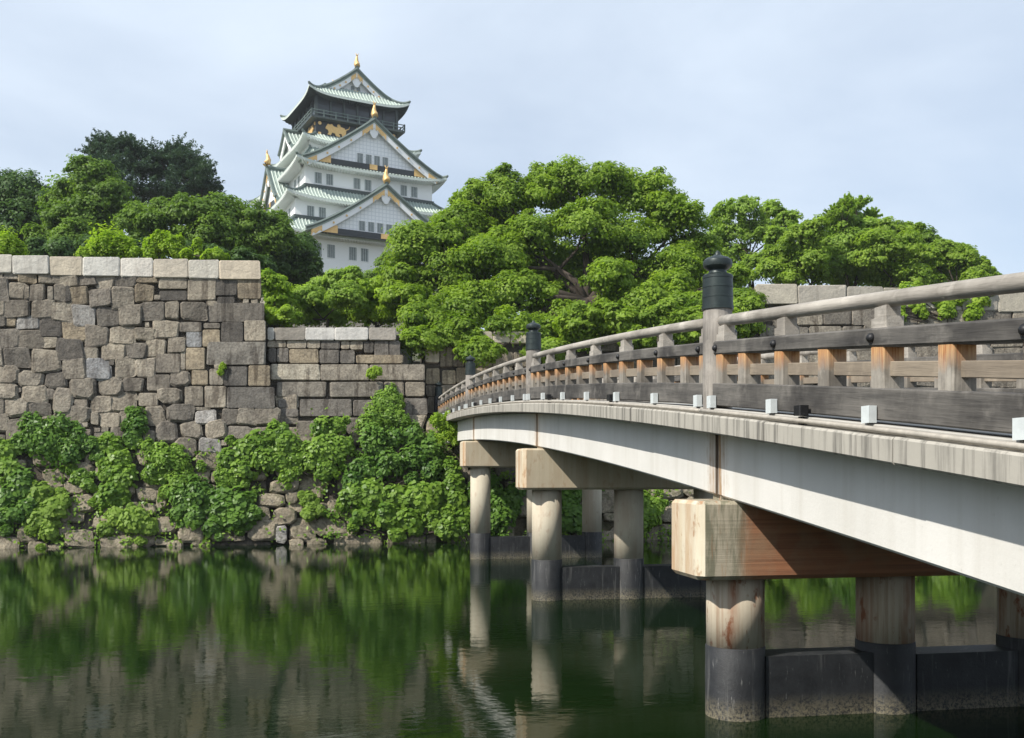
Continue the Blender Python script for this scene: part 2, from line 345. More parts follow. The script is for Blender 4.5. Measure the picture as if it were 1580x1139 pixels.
# ------------------------------------------------------------------ stones
TONES = [(.285, .255, .205), (.345, .308, .245), (.235, .21, .172), (.395, .355, .285), (.19, .172, .145), (.31, .28, .228), (.25, .226, .19)]
def stone_on(parent, box, off=0, kind='r', tone=None, name='stone', mapper=None, mat=None):
    """one stone seen inside a pixel box, laid into the battered wall face"""
    x0, y0, x1, y1 = box; w, h = x1-x0, y1-y0; mp = mapper or on_wall
    w, h = x1-x0, y1-y0
    if kind == 'r': j, cut, bul = .10, .115, .05
    elif kind == 'o': j, cut, bul = .10, .21, .09
    if kind != 'd': x0, y0, x1, y1 = x0-1.0, y0-1.0, x1+1.0, y1+1.0; w, h = x1-x0, y1-y0
    else: j, cut, bul = .015, .05, .035
    cs = [(x0, y1), (x1, y1), (x1, y0), (x0, y0)]
    cs = [(x+rnd.uniform(-j, j)*w, y+rnd.uniform(-j, j)*h) for x, y in cs]
    out = []
    for i in range(4):
        p, q, r = Vector(cs[i-1]), Vector(cs[i]), Vector(cs[(i+1) % 4])
        a = cut*rnd.uniform(.5, 1.25); b = cut*rnd.uniform(.5, 1.25)
        if kind == 'd': a = min(.5, 2.0/max((p-q).length, 1)); b = min(.5, 2.0/max((r-q).length, 1))
        out += [q+(p-q)*a, q+(r-q)*b]
    P3 = [mp(p.x, p.y, off) for p in out]
    cen = sum(P3, Vector())/8; n = Vector((0, -1, .2)).normalized()
    size = min((P3[1]-P3[4]).length, (P3[3]-P3[6]).length)
    pr = rnd.uniform(-.03, .06) if kind != 'd' else rnd.uniform(-.015, .02)
    tx, tz = rnd.uniform(-.10, .10), rnd.uniform(-.10, .10)
    if kind == 'd': tx, tz = tx*.15, tz*.15
    rel = [p-cen for p in P3]; mb = MB()
    back = [p*.96-n*.45 for p in rel]; edge = [p+n*(pr) for p in rel]
    sc = {'r': .87, 'o': .80, 'd': .95}[kind]; bu = bul*min(size, 1.2)*rnd.uniform(.6, 1.2)
    inn = [p*sc*rnd.uniform(.95, 1.04)+n*(pr+bu*rnd.uniform(.75, 1.1)+p.x*tx+p.z*tz) for p in rel]
    mid = n*(pr+bu*1.12)
    mb.rings([back, edge, inn], cap=False); k = len(mb.v); mb.v.append(tuple(mid)); mb.f += [(k-8+i, k-8+(i+1) % 8, k) for i in range(8)]
    o = link(name, mb.mesh(name, mat or M['block' if kind == 'd' else 'rubble'], smooth=False, fix=False), parent, cen)
    t = tone or rnd.choice(TONES); f = rnd.uniform(.88, 1.12); o.color = (t[0]*f, t[1]*f, t[2]*f, 1)
    return o
def fill_boxes(x0, y0, x1, y1, taken, w, h, passes=((1, 500), (.7, 500), (.45, 500)), limit=999):
    out = []
    for sc, tries in passes:
        for _ in range(tries):
            if len(out) >= limit: return out
            bw, bh = w*sc*rnd.uniform(.8, 1.3), h*sc*rnd.uniform(.8, 1.2); bx, by = rnd.uniform(x0, x1-bw), rnd.uniform(y0, y1-bh)
            b = (bx, by, bx+bw, by+bh)
            if all(min(b[2], t[2])-max(b[0], t[0]) < bw*.10 or min(b[3], t[3])-max(b[1], t[1]) < bh*.10 for t in taken):
                out.append(b); taken.append(b)
    return out
def row_boxes(x0, x1, y0, y1, rows, w, jit=.3):
    """irregular courses inside a pixel rectangle"""
    out = []; h = (y1-y0)/rows
    for r in range(rows):
        x = x0-rnd.uniform(0, w)
        while x < x1:
            ww = w*rnd.uniform(1-jit, 1+jit*1.3); dy = rnd.uniform(-.10, .10)*h
            out.append((x+.8, y0+r*h+dy+.8, x+ww-.8, y0+(r+1)*h+dy-.8)); x += ww
    return out
def wall_core(name, t0, t1, ztop, off, parent, zbot=-1.0, back=3.0, mat='core', left_lean=0, right_lean=0):
    zs = [zbot]+[zbot+(ztop-zbot)*i/8 for i in range(1, 9)]; mb = MB()
    f = lambda z: (1-max(z, 0)/15)**1.8
    L_ = [(t0-left_lean*f(z), batter(z)+off+.17, z) for z in zs]; R_ = [(t1+right_lean*f(z), batter(z)+off+.17, z) for z in zs]
    bl = [(t0-left_lean*f(z), 49+off+back+.4, z) for z in zs]; br = [(t1+right_lean*f(z), 49+off+back+.4, z) for z in zs]
    mb.rings([[a, b, c, d] for a, b, c, d in zip(L_, R_, br, bl)])
    return mb.obj(name, M[mat], parent)

def tile(ox, oy, sc, boxes, kind='r', tone=None): return [((ox+b[0]/sc, oy+b[1]/sc, ox+b[2]/sc, oy+b[3]/sc), kind, tone) for b in boxes]
WHT, BLU, DRK, TAN, LGT = (.42, .41, .39), (.34, .35, .36), (.115, .104, .09), (.34, .285, .20), (.37, .33, .26)
S = 7.118
tall = []
tall += tile(0, 380, S, [(-60,300,35,355),(60,305,210,355),(860,328,1050,440),(1065,325,1245,460),(1255,325,1500,455),(-120,360,90,590),(275,430,316,580),(320,410,490,595),(525,440,588,605),
 (592,430,720,605),(985,470,1220,665),(1240,460,1470,690),(-120,600,58,760),(70,595,350,765),(365,600,575,790),(585,630,800,825),(1070,670,1305,875),(1330,650,1560,880),
 (-80,780,55,880),(945,880,1210,1100),(-130,890,205,1120),(215,940,480,1130)])
tall += tile(0, 380, S, [(415,312,655,410),(662,318,845,440),(1515,345,1620,415),(110,410,260,575),(1220,890,1475,1065),(1485,890,1695,1035),(480,1010,640,1110)], 'r', LGT)
tall += tile(0, 380, S, [(215,300,408,405),(760,455,975,640),(1480,425,1680,605),(65,785,160,880),(690,835,940,1055)], 'r', TAN)
tall += tile(0, 380, S, [(800,655,1035,865),(175,765,435,915)], 'r', WHT) + tile(0, 380, S, [(440,795,680,985),(722,430,768,600),(615,1018,910,1238)], 'r', DRK)
tall += tile(0, 530, S, [(-90,50,25,240),(45,35,325,265),(325,85,655,320),(885,40,1080,175),(1385,-10,1600,150),(675,170,940,380),(1255,150,1480,370),(1490,165,1700,365),(1365,380,1575,535),
 (1000,575,1225,760),(1000,765,1075,880),(1090,760,1340,935),(820,620,960,690),(1225,930,1380,1030)])
tall += tile(0, 530, S, [(-60,250,190,445),(215,300,480,480),(500,310,730,500),(750,375,1060,605),(1080,370,1335,575),(-70,450,185,620),(260,475,510,670),(515,510,605,610),(575,495,800,775),
 (60,610,310,800),(330,640,560,780),(715,690,985,870),(-60,790,100,975)], 'o')
tall += tile(0, 530, S, [(1120,5,1370,200),(1230,545,1480,755)], 'r', LGT) + tile(0, 530, S, [(955,160,1210,390)], 'r', BLU)
tall += tile(210, 380, S, [(20,348,225,405)], 'r', TAN) + tile(210, 380, S, [(250,350,560,470),(565,360,875,595)], 'd', LGT)
tall += tile(210, 380, S, [(255,490,560,595),(860,360,1108,545),(890,555,1085,630)], 'd', DRK) + tile(210, 380, S, [(1115,355,1375,580)], 'd', TAN)
tall += tile(210, 380, S, [(60,605,300,820),(490,620,770,815),(340,1005,545,1160)]) + tile(210, 380, S, [(330,605,465,805),(215,825,475,1010),(105,1040,325,1200)], 'r', LGT)
tall += tile(210, 380, S, [(780,625,1410,830),(480,835,720,945),(740,845,925,905)], 'd') + tile(210, 380, S, [(935,835,1180,1055)], 'd', DRK) + tile(210, 380, S, [(1187,818,1425,1040),(770,600,890,655)], 'd', LGT)
tall += tile(210, 380, S, [(550,930,725,1110)], 'd', BLU) + tile(210, 380, S, [(727,915,920,1105)], 'd', TAN)
tall += tile(210, 530, S, [(215,115,490,325),(490,70,540,295),(805,280,960,460),(120,345,375,520),(30,545,240,690),(535,470,735,690),(755,470,990,710),(640,700,820,735)], 'd')
tall += tile(210, 530, S, [(545,50,760,300),(610,295,790,460),(1235,240,1475,470)], 'd', TAN) + tile(210, 530, S, [(775,-18,1418,240)], 'd', (.245, .23, .20))
tall += tile(210, 530, S, [(965,255,1225,470),(995,480,1530,715)], 'd', (.15, .14, .125))
tall += tile(210, 530, S, [(385,310,600,460),(255,480,505,660),(90,700,320,895),(340,675,630,860),(210,850,450,1085),(490,865,725,1040),(750,850,985,1045),(420,1050,660,1250),(1300,910,1480,1060)], 'o')
tall += tile(210, 530, S, [(935,725,1110,890),(1120,720,1300,890),(1315,720,1560,890),(1005,905,1240,1050)], 'r') + tile(210, 530, S, [(655,740,885,880),(705,1045,930,1200)], 'r', WHT)
foot = tile(200, 680, 6.077, [(620,110,850,270),(585,260,750,400),(460,795,690,940),(760,840,960,930),(980,860,1070,930),(1120,760,1370,950),(1220,490,1450,620),(1470,480,1580,580),
 (250,500,350,640),(230,930,360,975),(570,940,760,985),(-20,880,230,985)], 'o') + tile(200, 680, 6.077, [(1380,805,1475,950)], 'o', WHT)
foot += tile(0, 600, 3.762, [(0,865,105,950),(170,890,270,950),(370,820,545,925),(590,850,740,930),(540,735,640,810),(400,720,480,770),(110,790,220,880),(340,780,400,850),(280,905,365,950),(690,905,800,950)], 'o')
foot_r = tile(440, 680, 5.643, [(50,690,250,890),(260,680,520,840),(540,700,620,830),(200,860,360,920),(440,840,655,925),(660,815,850,925),(885,830,1070,915),(1075,820,1220,905),(1235,815,1320,905),
 (10,530,150,620),(360,510,500,640),(480,580,580,690),(490,200,560,300),(620,80,780,190),(790,60,920,160),(880,260,980,350),(930,760,1100,820)], 'o')
FT = (.36, .315, .235)

def add_stones(parent, items, off=0, mat=None):
    for b, k, t in items: stone_on(parent, b, off, k, t, mat=mat)

# tall wall on the left
wallL = empty('stone_wall', (-14, 51, 0)); tag(wallL, 'tall grey rubble wall with pale coping course, left of the low wall', 'wall')
def pin(o, parent): o.parent = parent; o.matrix_parent_inverse = parent.matrix_basis.inverted(); return o
coreL = wall_core('wall_body', -75, T_TALL-.15, 14.0, 0, None, right_lean=1.1); pin(coreL, wallL)
sub = []
class _P: pass
def add_pinned(items, wall, off=0, mat=None, mapper=None):
    for b, k, t in items: pin(stone_on(None, b, off, k, t, mat=mat, mapper=mapper), wall)
taken = [b for b, _, _ in tall+foot]
taken += [(412, 395, 700, 690)]
allL = [(b, k, t, None) for b, k, t in tall]+[(b, k, t or FT, 'foot') for b, k, t in foot]
allL += [(b, 'r', None, None) for b in fill_boxes(-90, 432, 408, 690, taken, 30, 26, ((1, 500), (.65, 700), (.4, 1200), (.22, 2500)), 150)]
allL += [(b, 'o', FT, 'foot') for b in fill_boxes(-60, 690, 470, 852, taken, 34, 24, ((1, 500), (.7, 500)), 70)]
allL += [(b, 'r', None, None) for b in fill_boxes(-420, 432, -60, 852, taken, 36, 30, ((1, 900), (.65, 1200), (.4, 900)), 260)]
def seen(b): return max(0, b[2]-max(b[0], 0))*(b[3]-b[1])
allL.sort(key=lambda q: -seen(q[0])); rest = MB()
for i, (b, k, t, mm) in enumerate(allL):
    o = stone_on(None, b, 0, k, t, mat=M[mm] if mm else None)
    if i < 285: pin(o, wallL)
    else:
        me = o.data; loc = o.location.copy(); rest.add([tuple(v.co+loc) for v in me.vertices], [tuple(p.vertices) for p in me.polygons]); bpy.data.objects.remove(o)
o = link('small_stone', rest.mesh('small_stone', M['rubble'], fix=False)); o.color = (.25, .22, .175, 1); o['kind'] = 'stuff'; pin(o, wallL)
# coping stones
cop = [-390, -310, -230, -150, -70, 19, 75.8, 127.6, 185.3, 236.7, 290.6, 338.2, 402.5]
for i in range(len(cop)-1):
    y = lambda x: 393+.025*x
    b = (cop[i]+.4, y((cop[i]+cop[i+1])/2), cop[i+1]-.4, y((cop[i]+cop[i+1])/2)+29)
    tn = [(.62, .57, .48), (.60, .56, .48), (.68, .65, .58), (.66, .58, .45), (.70, .68, .62), (.68, .64, .57), (.65, .58, .47), (.68, .64, .55), (.60, .52, .40)][max(0, i-3)]
    pin(stone_on(None, b, -.10, 'd', tn, 'coping_stone', mat=M['coping']), wallL)

# low wall right of it
wallM = empty('stone_wall', (0, 51, 0)); tag(wallM, 'low stone wall of long dressed blocks between tall rubble wall and bridge', 'wall')
pin(wall_core('wall_body', T_TALL-.3, T_GATE0, 9.0, .45, None, left_lean=-.4), wallM)
mb = MB(); mb.box(T_TALL-.3, 3.0, batter(10)+.85, 55, 8.95, 10.9); pin(mb.obj('wall_body', M['core']), wallM)
S6 = 4.38
lw = tile(380, 380, S6, [(142,640,270,685),(275,636,408,690),(412,636,498,690),(640,642,698,695),(702,642,790,698)], 'd', LGT)
lw += tile(380, 380, S6, [(502,640,635,695),(865,642,962,745),(968,642,1040,745),(495,700,630,792),(634,705,733,792),(207,688,286,785)], 'd', (.17, .155, .135))
lw += tile(380, 380, S6, [(795,645,860,720),(150,688,203,785)], 'd', DRK) + tile(380, 380, S6, [(290,696,488,792),(738,735,1062,792)], 'd', TAN)
lw += tile(380, 380, S6, [(163,798,500,906)], 'd', (.50, .46, .37)) + tile(380, 380, S6, [(505,800,830,906),(836,800,1208,906)], 'd', (.30, .27, .22))
lw += tile(380, 380, S6, [(205,918,540,1020),(562,918,922,1020)], 'd', (.24, .22, .185)) + tile(380, 380, S6, [(930,918,1066,1016),(1074,918,1206,1016)], 'd', (.26, .23, .18))
lw += tile(380, 380, S6, [(215,1035,355,1095),(215,1100,355,1155),(365,1035,712,1150),(722,1040,900,1150),(905,1030,1060,1140),(1065,1028,1225,1140)], 'd', (.185, .17, .15))
lw += tile(380, 400, 2.476, [(115,520,200,580),(195,625,250,680),(250,620,310,660),(200,680,260,730),(120,580,200,630),(310,620,380,690),(380,610,470,665),(480,610,560,670),(570,600,680,650)], 'r')
tk = [b for b, _, _ in lw+foot_r]
add_pinned(lw, wallM, .45)
add_pinned([(b, k, t or FT) for b, k, t in foot_r], wallM, .25, M['foot'])
fl = fill_boxes(432, 640, 690, 850, tk+[(380, 380, 412, 690)], 36, 26, ((1, 500), (.7, 500), (.5, 300)), 80)
add_pinned([(b, 'o', FT) for b in fl], wallM, .4, M['foot'])
for x0, x1, tn in ((412.5, 423, (.52, .50, .45)), (423.4, 471, (.26, .235, .20)), (471.4, 516, (.62, .60, .56)), (516.4, 569, (.62, .60, .56)), (569.4, 611, (.34, .31, .27))):
    pin(stone_on(None, (x0, 505.5, x1, 525), .32, 'd', tn, 'coping_stone', mat=M['coping']), wallM)

# right hand walls: abutment under the bridge, low part behind the bridge, tall part with coping
wallR = empty('stone_wall', (30, 51, 0)); tag(wallR, 'tall stone wall with long pale coping seen above the near handrail', 'wall')
pin(wall_core('wall_body', T_RIGHT, 75, 14.0, 0, None, left_lean=1.1), wallR)
for i, (x0, x1) in enumerate(((1166, 1231), (1231, 1307), (1307, 1362), (1362, 1411), (1411, 1470), (1470, 1540), (1540, 1610), (1610, 1690))):
    y = 437+.033*((x0+x1)/2-1170)
    pin(stone_on(None, (x0+.4, y, x1-.4, y+31), -.08, 'd', [(.46, .42, .34), (.50, .46, .39), (.42, .39, .33)][i % 3], 'coping_stone', mat=M['coping']), wallR)
rb = row_boxes(1168, 1640, 472, 690, 7, 40)
add_pinned([(b, 'd' if b[1] < 520 else 'r', None) for b in rb if b[0] > 1160], wallR)
wallG = empty('stone_wall', (8, 51, 0)); tag(wallG, 'mossy stone abutment wall at the waterline beneath the far end of the bridge', 'wall')
pin(wall_core('wall_body', T_GATE0, 22, 5.0, .5, None, mat='soil'), wallG)
tk = []
fl = fill_boxes(690, 672, 1150, 848, tk, 40, 30, ((1, 700), (.7, 700), (.5, 500)), 150)
add_pinned([(b, 'o', FT if b[1] > 740 else None) for b in fl], wallG, .35, M['foot'])
wallRL = empty('stone_wall', (14.6, 51, 0)); tag(wallRL, 'low stone wall half hidden under the big overhanging tree behind the bridge', 'wall')
pin(wall_core('wall_body', T_GATE1, T_RIGHT+.2, 10.9, .45, None, zbot=4.0, right_lean=.3), wallRL)
for b in row_boxes(878, 1175, 512, 660, 5, 44):
    if b[0] > 876 and b[2] < 1190: pin(stone_on(None, b, .45, 'd', None), wallRL)
for x0, x1 in ((872, 930), (930, 985), (985, 1045), (1045, 1105), (1105, 1164)): pin(stone_on(None, (x0+.4, 492, x1-.4, 511), .35, 'd', (.33, .30, .25), 'coping_stone', mat=M['coping']), wallRL)
# inner wall of the gate court
wallI = empty('stone_wall', (8, 53.6, 0)); tag(wallI, 'inner gate wall of big tan blocks seen behind the far end of the bridge', 'wall')
mb = MB(); mb.box(4.4, 12.4, 53.3, 55.5, 5.8, 10.9); pin(mb.obj('wall_body', M['core']), wallI)
def m_inner(px, py, off): return at_s(px, py, 53.15+off)
SI = 6.33
inner = tile(640, 480, SI, [(245,320,370,545),(375,320,480,545),(485,400,600,545),(605,400,760,545),(765,400,960,545),(965,400,1150,545),(1155,400,1300,545)], 'd', (.30, .26, .20))
inner += tile(640, 480, SI, [(108,560,242,715),(265,580,400,715),(405,550,560,700),(565,550,760,700),(765,550,960,700)], 'd', (.42, .36, .26))
inner += tile(640, 480, SI, [(-60,515,100,690),(-60,695,100,835),(108,725,250,835),(255,725,470,835),(-60,840,120,1000),(125,840,330,1000)], 'd', (.27, .24, .19))
add_pinned(inner, wallI, 0, None, m_inner)
add_pinned(tile(640, 480, SI, [(360,200,560,312),(565,200,760,312),(765,200,930,312),(935,200,1120,312),(100,330,240,500)], 'd', (.55, .49, .40)), wallI, -.05, M['coping'], m_inner)

# ------------------------------------------------------------------ bridge
_fx = [0, 6.28, 12.1, 15.03, 21.1, 26.1, 31.5, 38.2, 45.5, 52.8]
def F(s): return float(np.polyval(FC, s))
bridge = empty('bridge', (8, 13.3, 0)); tag(bridge, 'arched footbridge with weathered timber railings on concrete piers over the moat', 'bridge')
BO = Vector((8, 13.3, 0))
def bpart(name, mb, mat, smooth=False): return pin(mb.obj(name, mat, None, None, smooth), bridge)
def sweep(poly, s0, s1, n=8):
    mb = MB(); ss = [s0+(s1-s0)*i/n for i in range(n+1)]
    return mb.rings([[(t, s, F(s)+z) for t, z in poly] for s in ss])
def rect(t0, t1, z0, z1, c=.012):
    return [(t0+c, z0), (t1-c, z0), (t1, z0+c), (t1, z1-c), (t1-c, z1), (t0+c, z1), (t0, z1-c), (t0, z0+c)]
PIER = [13.36, 26.56, 39.76]
ENDS = [-.1, 13.36, 26.56, 39.76, 52.9]
for i in range(4):
    g = .035
    bpart('girder', sweep(rect(5.35, 10.65, -1.20, -.262, .03), ENDS[i]+g, ENDS[i+1]-g, 10), M['girder'])
    # slab cast in panels
    n = 5
    for k in range(n):
        a = ENDS[i]+(ENDS[i+1]-ENDS[i])*k/n; b = ENDS[i]+(ENDS[i+1]-ENDS[i])*(k+1)/n
        bpart('deck_slab', sweep(rect(4.85+rnd.uniform(-.008, .008), 11.15, -.25, 0+rnd.uniform(-.006, .006), .022), a+.006, b-.006, 3), M['fascia'])
    bpart('deck_paving', sweep([(5.5, .004), (10.5, .004), (10.5, .05), (5.5, .05)], ENDS[i]+.01, ENDS[i+1]-.01, 8), M['deck'])
CT = [5.63, 8.0, 10.37]
for pi, ps in enumerate(PIER):
    zb = [2.02, 3.06, 3.76][pi]; zt = F(ps)-1.26; r = .415
    mb = MB()
    e = .10
    prof = [(4.84+e, ps-.6), (11.16-e, ps-.6), (11.16, ps-.6+e), (11.16, ps+.6-e), (11.16-e, ps+.6), (4.84+e, ps+.6), (4.84, ps+.6-e), (4.84, ps-.6+e)]
    zl = [(zb, .05), (zb+.06, 0), (zt-.05, 0), (zt, .04)]
    mb.rings([[(8+(x-8)*(1-in_/3.2), ps+(y-ps)*(1-in_/.6), z) for x, y in prof] for z, in_ in zl])
    cap = bpart('pier_cap', mb, M['cap_rust'] if pi == 0 else M['cap'])
    cap.data.materials.append(M['cap_end'])
    for p in cap.data.polygons:
        if p.normal.x < -.5: p.material_index = 1
    for k in (0, 1):   # bearing plinths under the girder joint
        b = MB(); b.box(5.42, 6.2, ps-.32+k*.34, ps-.02+k*.34, zt-.02, F(ps)-1.17); bpart('bearing', b, M['cap'] if pi else M['cap_rust'])
    for ci, t in enumerate(CT):
        zc = [1.02, 1.0, .98][pi] if pi == 0 else [1.12, 1.06][pi-1]
        b = MB(); b.lathe([(r, zc-.05), (r, zb+.02)], 36, (t, ps, 0))
        bpart('column', b, M['col_rust'] if pi == 0 else M['col'], True)
        b = MB(); b.lathe([(r+.012, -2.9), (r+.012, zc-.012), (r+.001, zc)], 36, (t, ps, 0)); bpart('column_sleeve', b, M['tar'], True)
    for k in (0, 1):
        b = MB(); b.box(CT[k]+r-.06, CT[k+1]-r+.06, ps-.27, ps+.27, -2.9, .88-.04*k if pi == 0 else .9); bpart('tie_beam', b, M['tar'])
b = MB(); b.box(4.95, 11.05, -1.5, .6, -2.9, F(0)-.26); bpart('abutment', b, M['cap'])
b = MB(); b.box(4.95, 11.05, 51.6, 53.6, 2.0, F(52.5)-.27); bpart('abutment', b, M['cap'])

# railing: everything is made for the near side; the far side mirrors t about 8
post_me = MB().lathe([(.20, 0), (.205, .4), (.205, 1.0), (.20, 1.40), (.185, 1.43)], 24).mesh('post', M['wood_post'], True)
fin_me = MB().lathe([(.0, -.02), (.213, -.02), (.220, -.02), (.220, .035), (.212, .037), (.211, .14), (.2155, .142), (.2155, .165), (.210, .167), (.209, .28), (.2145, .282), (.2145, .305), (.208, .307), (.206, .41), (.213, .412), (.212, .45), (.185, .47),
    (.13, .485), (.12, .53), (.15, .545), (.195, .58), (.205, .62), (.195, .665), (.155, .70), (.09, .725), (.045, .745), (.035, .775), (.02, .80), (0, .81)], 28).mesh('finial', M['bronze'], True)
fin_me.set_sharp_from_angle(angle=R(28)); post_me.set_sharp_from_angle(angle=R(40))
bal_me = MB().box(-.112, .112, -.112, .112, 0, .43, .012).mesh('baluster', M['wood_bal'])
blk_me = MB().box(-.10, .10, -.13, .13, -.02, .10, .012).box(-.085, .085, -.10, .10, .10, .205, .012).mesh('rail_block', M['wood_light'])
bolt_me = MB().lathe([(0, -.03), (.042, -.03), (.05, -.01), (.045, .02), (.025, .04), (0, .045)], 12).mesh('bolt_cap', M['iron'], True)
brk_me = MB().box(-.04, .04, -.07, .07, 0, .165).mesh('bracket', M['white_metal'])
lmp_me = MB().box(-.055, .055, -.075, .075, .05, .16, .01).box(-.02, .02, -.03, .03, -.06, .04).mesh('floodlight', M['iron'])
for side in (0, 1):
    mt = (lambda t: t) if side == 0 else (lambda t: 16-t)
    rc = lambda t0, t1, z0, z1, c=.012: rect(min(mt(t0), mt(t1)), max(mt(t0), mt(t1)), z0, z1, c)
    posts = [.0, 12.86, 26.1, 39.35, 52.55]
    tc_ = mt(5.16)
    for i, ps in enumerate(posts):
        o = pin(link('post', post_me, None, (tc_, ps, F(ps)+.05)), bridge)
        fo = link('finial', fin_me, o, (0, 0, 1.42))
        if i == 4:
            b = MB(); b.box(-.24, .24, -.24, .24, 0, 1.38, .02); o.data = b.mesh('post', M['iron'])
            fo.location.z = 1.40
    for i in range(4):
        a, b_ = posts[i]+.17, posts[i+1]-.17; nb = 12; ds = (posts[i+1]-posts[i])/nb
        h = (a+b_)/2
        for (u0, u1) in ((a, h-.004), (h+.004, b_)):
            bpart('lower_beam', sweep(rc(5.02, 5.30, .12, .43, .015), u0, u1, 5), M['wood'])
            bpart('upper_beam', sweep(rc(5.03, 5.29, .82, 1.005, .02), u0, u1, 5), M['wood'])
        bpart('middle_rail', sweep(rc(5.12, 5.20, .54, .685, .008), a, b_, 8), M['wood_brown'])
        pts = [(tc_, a-.05+(b_-a+.1)*k/12, 0) for k in range(13)]
        mbr = MB(); mbr.tube([(p[0], p[1], F(p[1])+1.285) for p in pts], .078, 14); bpart('handrail', mbr, M['wood_light'], True)
        bpart('kerb', sweep(rc(4.98, 5.36, .0, .085, .01), a-.16, b_+.16, 8), M['deck'])
        mbp = MB(); mbp.tube([(mt(4.905), a-.2+(b_-a+.4)*k/12, F(a-.2+(b_-a+.4)*k/12)+.045) for k in range(13)], .026, 8); bpart('conduit', mbp, M['pipe'], True)
        for k in range(nb+1):
            s = posts[i]+ds*k
            if k == 0: s += .32
            if k == nb: s -= .32
            o = pin(link('baluster', bal_me, None, (mt(5.16), s, F(s)+.41)), bridge); o.rotation_euler.z = rnd.uniform(-.02, .02)
            if k % 2 == 0:
                pin(link('rail_block', blk_me, None, (mt(5.16), s, F(s)+1.005)), bridge)
                if 0 < k < nb or True:
                    q = pin(link('bolt_cap', bolt_me, None, (mt(5.025), s+ds*.06, F(s)+.915)), bridge); q.rotation_euler = (0, R(-90 if side == 0 else 90), 0)
                s2 = s if 0 < k < nb else (posts[i]+.26 if k == 0 else posts[i+1]-.26)
                pin(link('bracket', brk_me, None, (mt(4.965), s2, F(s2)+.09)), bridge)
            if k in (4, 9): pin(link('floodlight', lmp_me, None, (mt(4.93), s+.25, F(s+.25)+.05)), bridge)

# ------------------------------------------------------------------ castle keep
KY = R(18.5)
castle = empty('castle_keep', (.38, 174.5, 0), KY); tag(castle, 'white five-tiered castle keep with green copper roofs and gold ornaments above the trees', 'castle')
def kp(name, mb, mat, parent=None, smooth=False, kind=None):
    o = mb.obj(name, mat, parent or castle, None, smooth)
    if kind: o['kind'] = kind
    return o
def face_map(face):
    return {'front': lambda u, o, z: (u, -o, z), 'left': lambda u, o, z: (-o, -u, z), 'right': lambda u, o, z: (o, u, z), 'back': lambda u, o, z: (-u, o, z)}[face]
def fbox(mb, face, u0, u1, o0, o1, z0, z1):
    f = face_map(face); a = f(u0, o0, z0); b = f(u1, o1, z1)
    return mb.box(min(a[0], b[0]), max(a[0], b[0]), min(a[1], b[1]), max(a[1], b[1]), min(a[2], b[2]), max(a[2], b[2]))
def storey(wa, wb, z0, z1, mat='plaster', name='storey_wall'):
    return kp(name, MB().box(-wa, wa, -wb, wb, z0, z1), M[mat])
def skirt_roof(ia, ib, zt, oa, ob, ze, lift=.9, th=.38, rib=.55, soffit='plaster'):
    """four-sided roof from the wall of the storey above (ia, ib) to the eaves (oa, ob), slopes hollow, corners swept up"""
    def pos(face, u, v, dz=0):
        w = ia+(oa-ia)*v; d = ib+(ob-ib)*v
        hw, o = (w, d) if face in ('front', 'back') else (d, w)
        z = ze+(zt-ze)*(1-v)**1.45+lift*abs(u)**5*v**2+dz
        return face_map(face)(u*hw, o, z)
    top = MB(); edge = MB(); ribs = MB(); raf = MB(); soff = MB(); hips = []
    U = [-1+2*i/16 for i in range(17)]; V = [i/6 for i in range(7)]
    for face in ('front', 'left', 'right', 'back'):
        top.rings([[pos(face, u, v) for u in U] for v in V], False, False)
        edge.rings([[pos(face, u, 1) for u in U], [pos(face, u, 1, -th) for u in U]], False, False)
        sof = lambda u, v, dz: face_map(face)(u*((ia+(oa-ia)*v) if face in ('front', 'back') else (ib+(ob-ib)*v)), (ib+(ob-ib)*v) if face in ('front', 'back') else (ia+(oa-ia)*v), ze-th+lift*abs(u)**5*v**2+dz)
        soff.rings([[sof(u, 1, 0) for u in U], [sof(u, -.6, .35) for u in U]], False, False)
        half = oa if face in ('front', 'back') else ob; n = int(2*half/rib)
        for k in range(n+1):
            uu = -half+2*half*k/n
            pts = []
            for v in [i/5 for i in range(6)]:
                hw = (ia+(oa-ia)*v) if face in ('front', 'back') else (ib+(ob-ib)*v)
                if abs(uu) <= hw+.01: pts.append(pos(face, max(-1, min(1, uu/hw)), v, .05))
            if len(pts) > 1: ribs.tube(pts, .10, 4)
        n2 = int(2*half/.5)
        for k in range(n2):
            u = -1+2*(k+.5)/n2
            if abs(u) > .97: continue
            a = Vector(sof(u, 1, -.02)); b = Vector(sof(u, .25, -.02)); raf.tube([a+(b-a)*.02, b], .11, 4)
    for sx in (-1, 1):
        for sy in (-1, 1):
            pts = []
            for v in [i/8 for i in range(9)]+[1.03]:
                pts.append((sx*(ia+(oa-ia)*v), sy*(ib+(ob-ib)*v), ze+(zt-ze)*(max(0, 1-v))**1.45+lift*v**2+.16+(.12 if v > 1 else 0)))
            hips.append(MB().tube(pts, [.24]*9+[.16], 6))
    r_ = kp('roof', top, M['copper']); kp('eave_edge', edge, M['eave'], r_)
    kp('tile_rib', ribs, M['copper_rib'], r_, kind='stuff'); kp('rafter', raf, M[soffit], r_, kind='stuff'); kp('soffit', soff, M[soffit], r_)
    for h_ in hips: kp('hip_ridge', h_, M['copper_dark'], r_)
    return r_
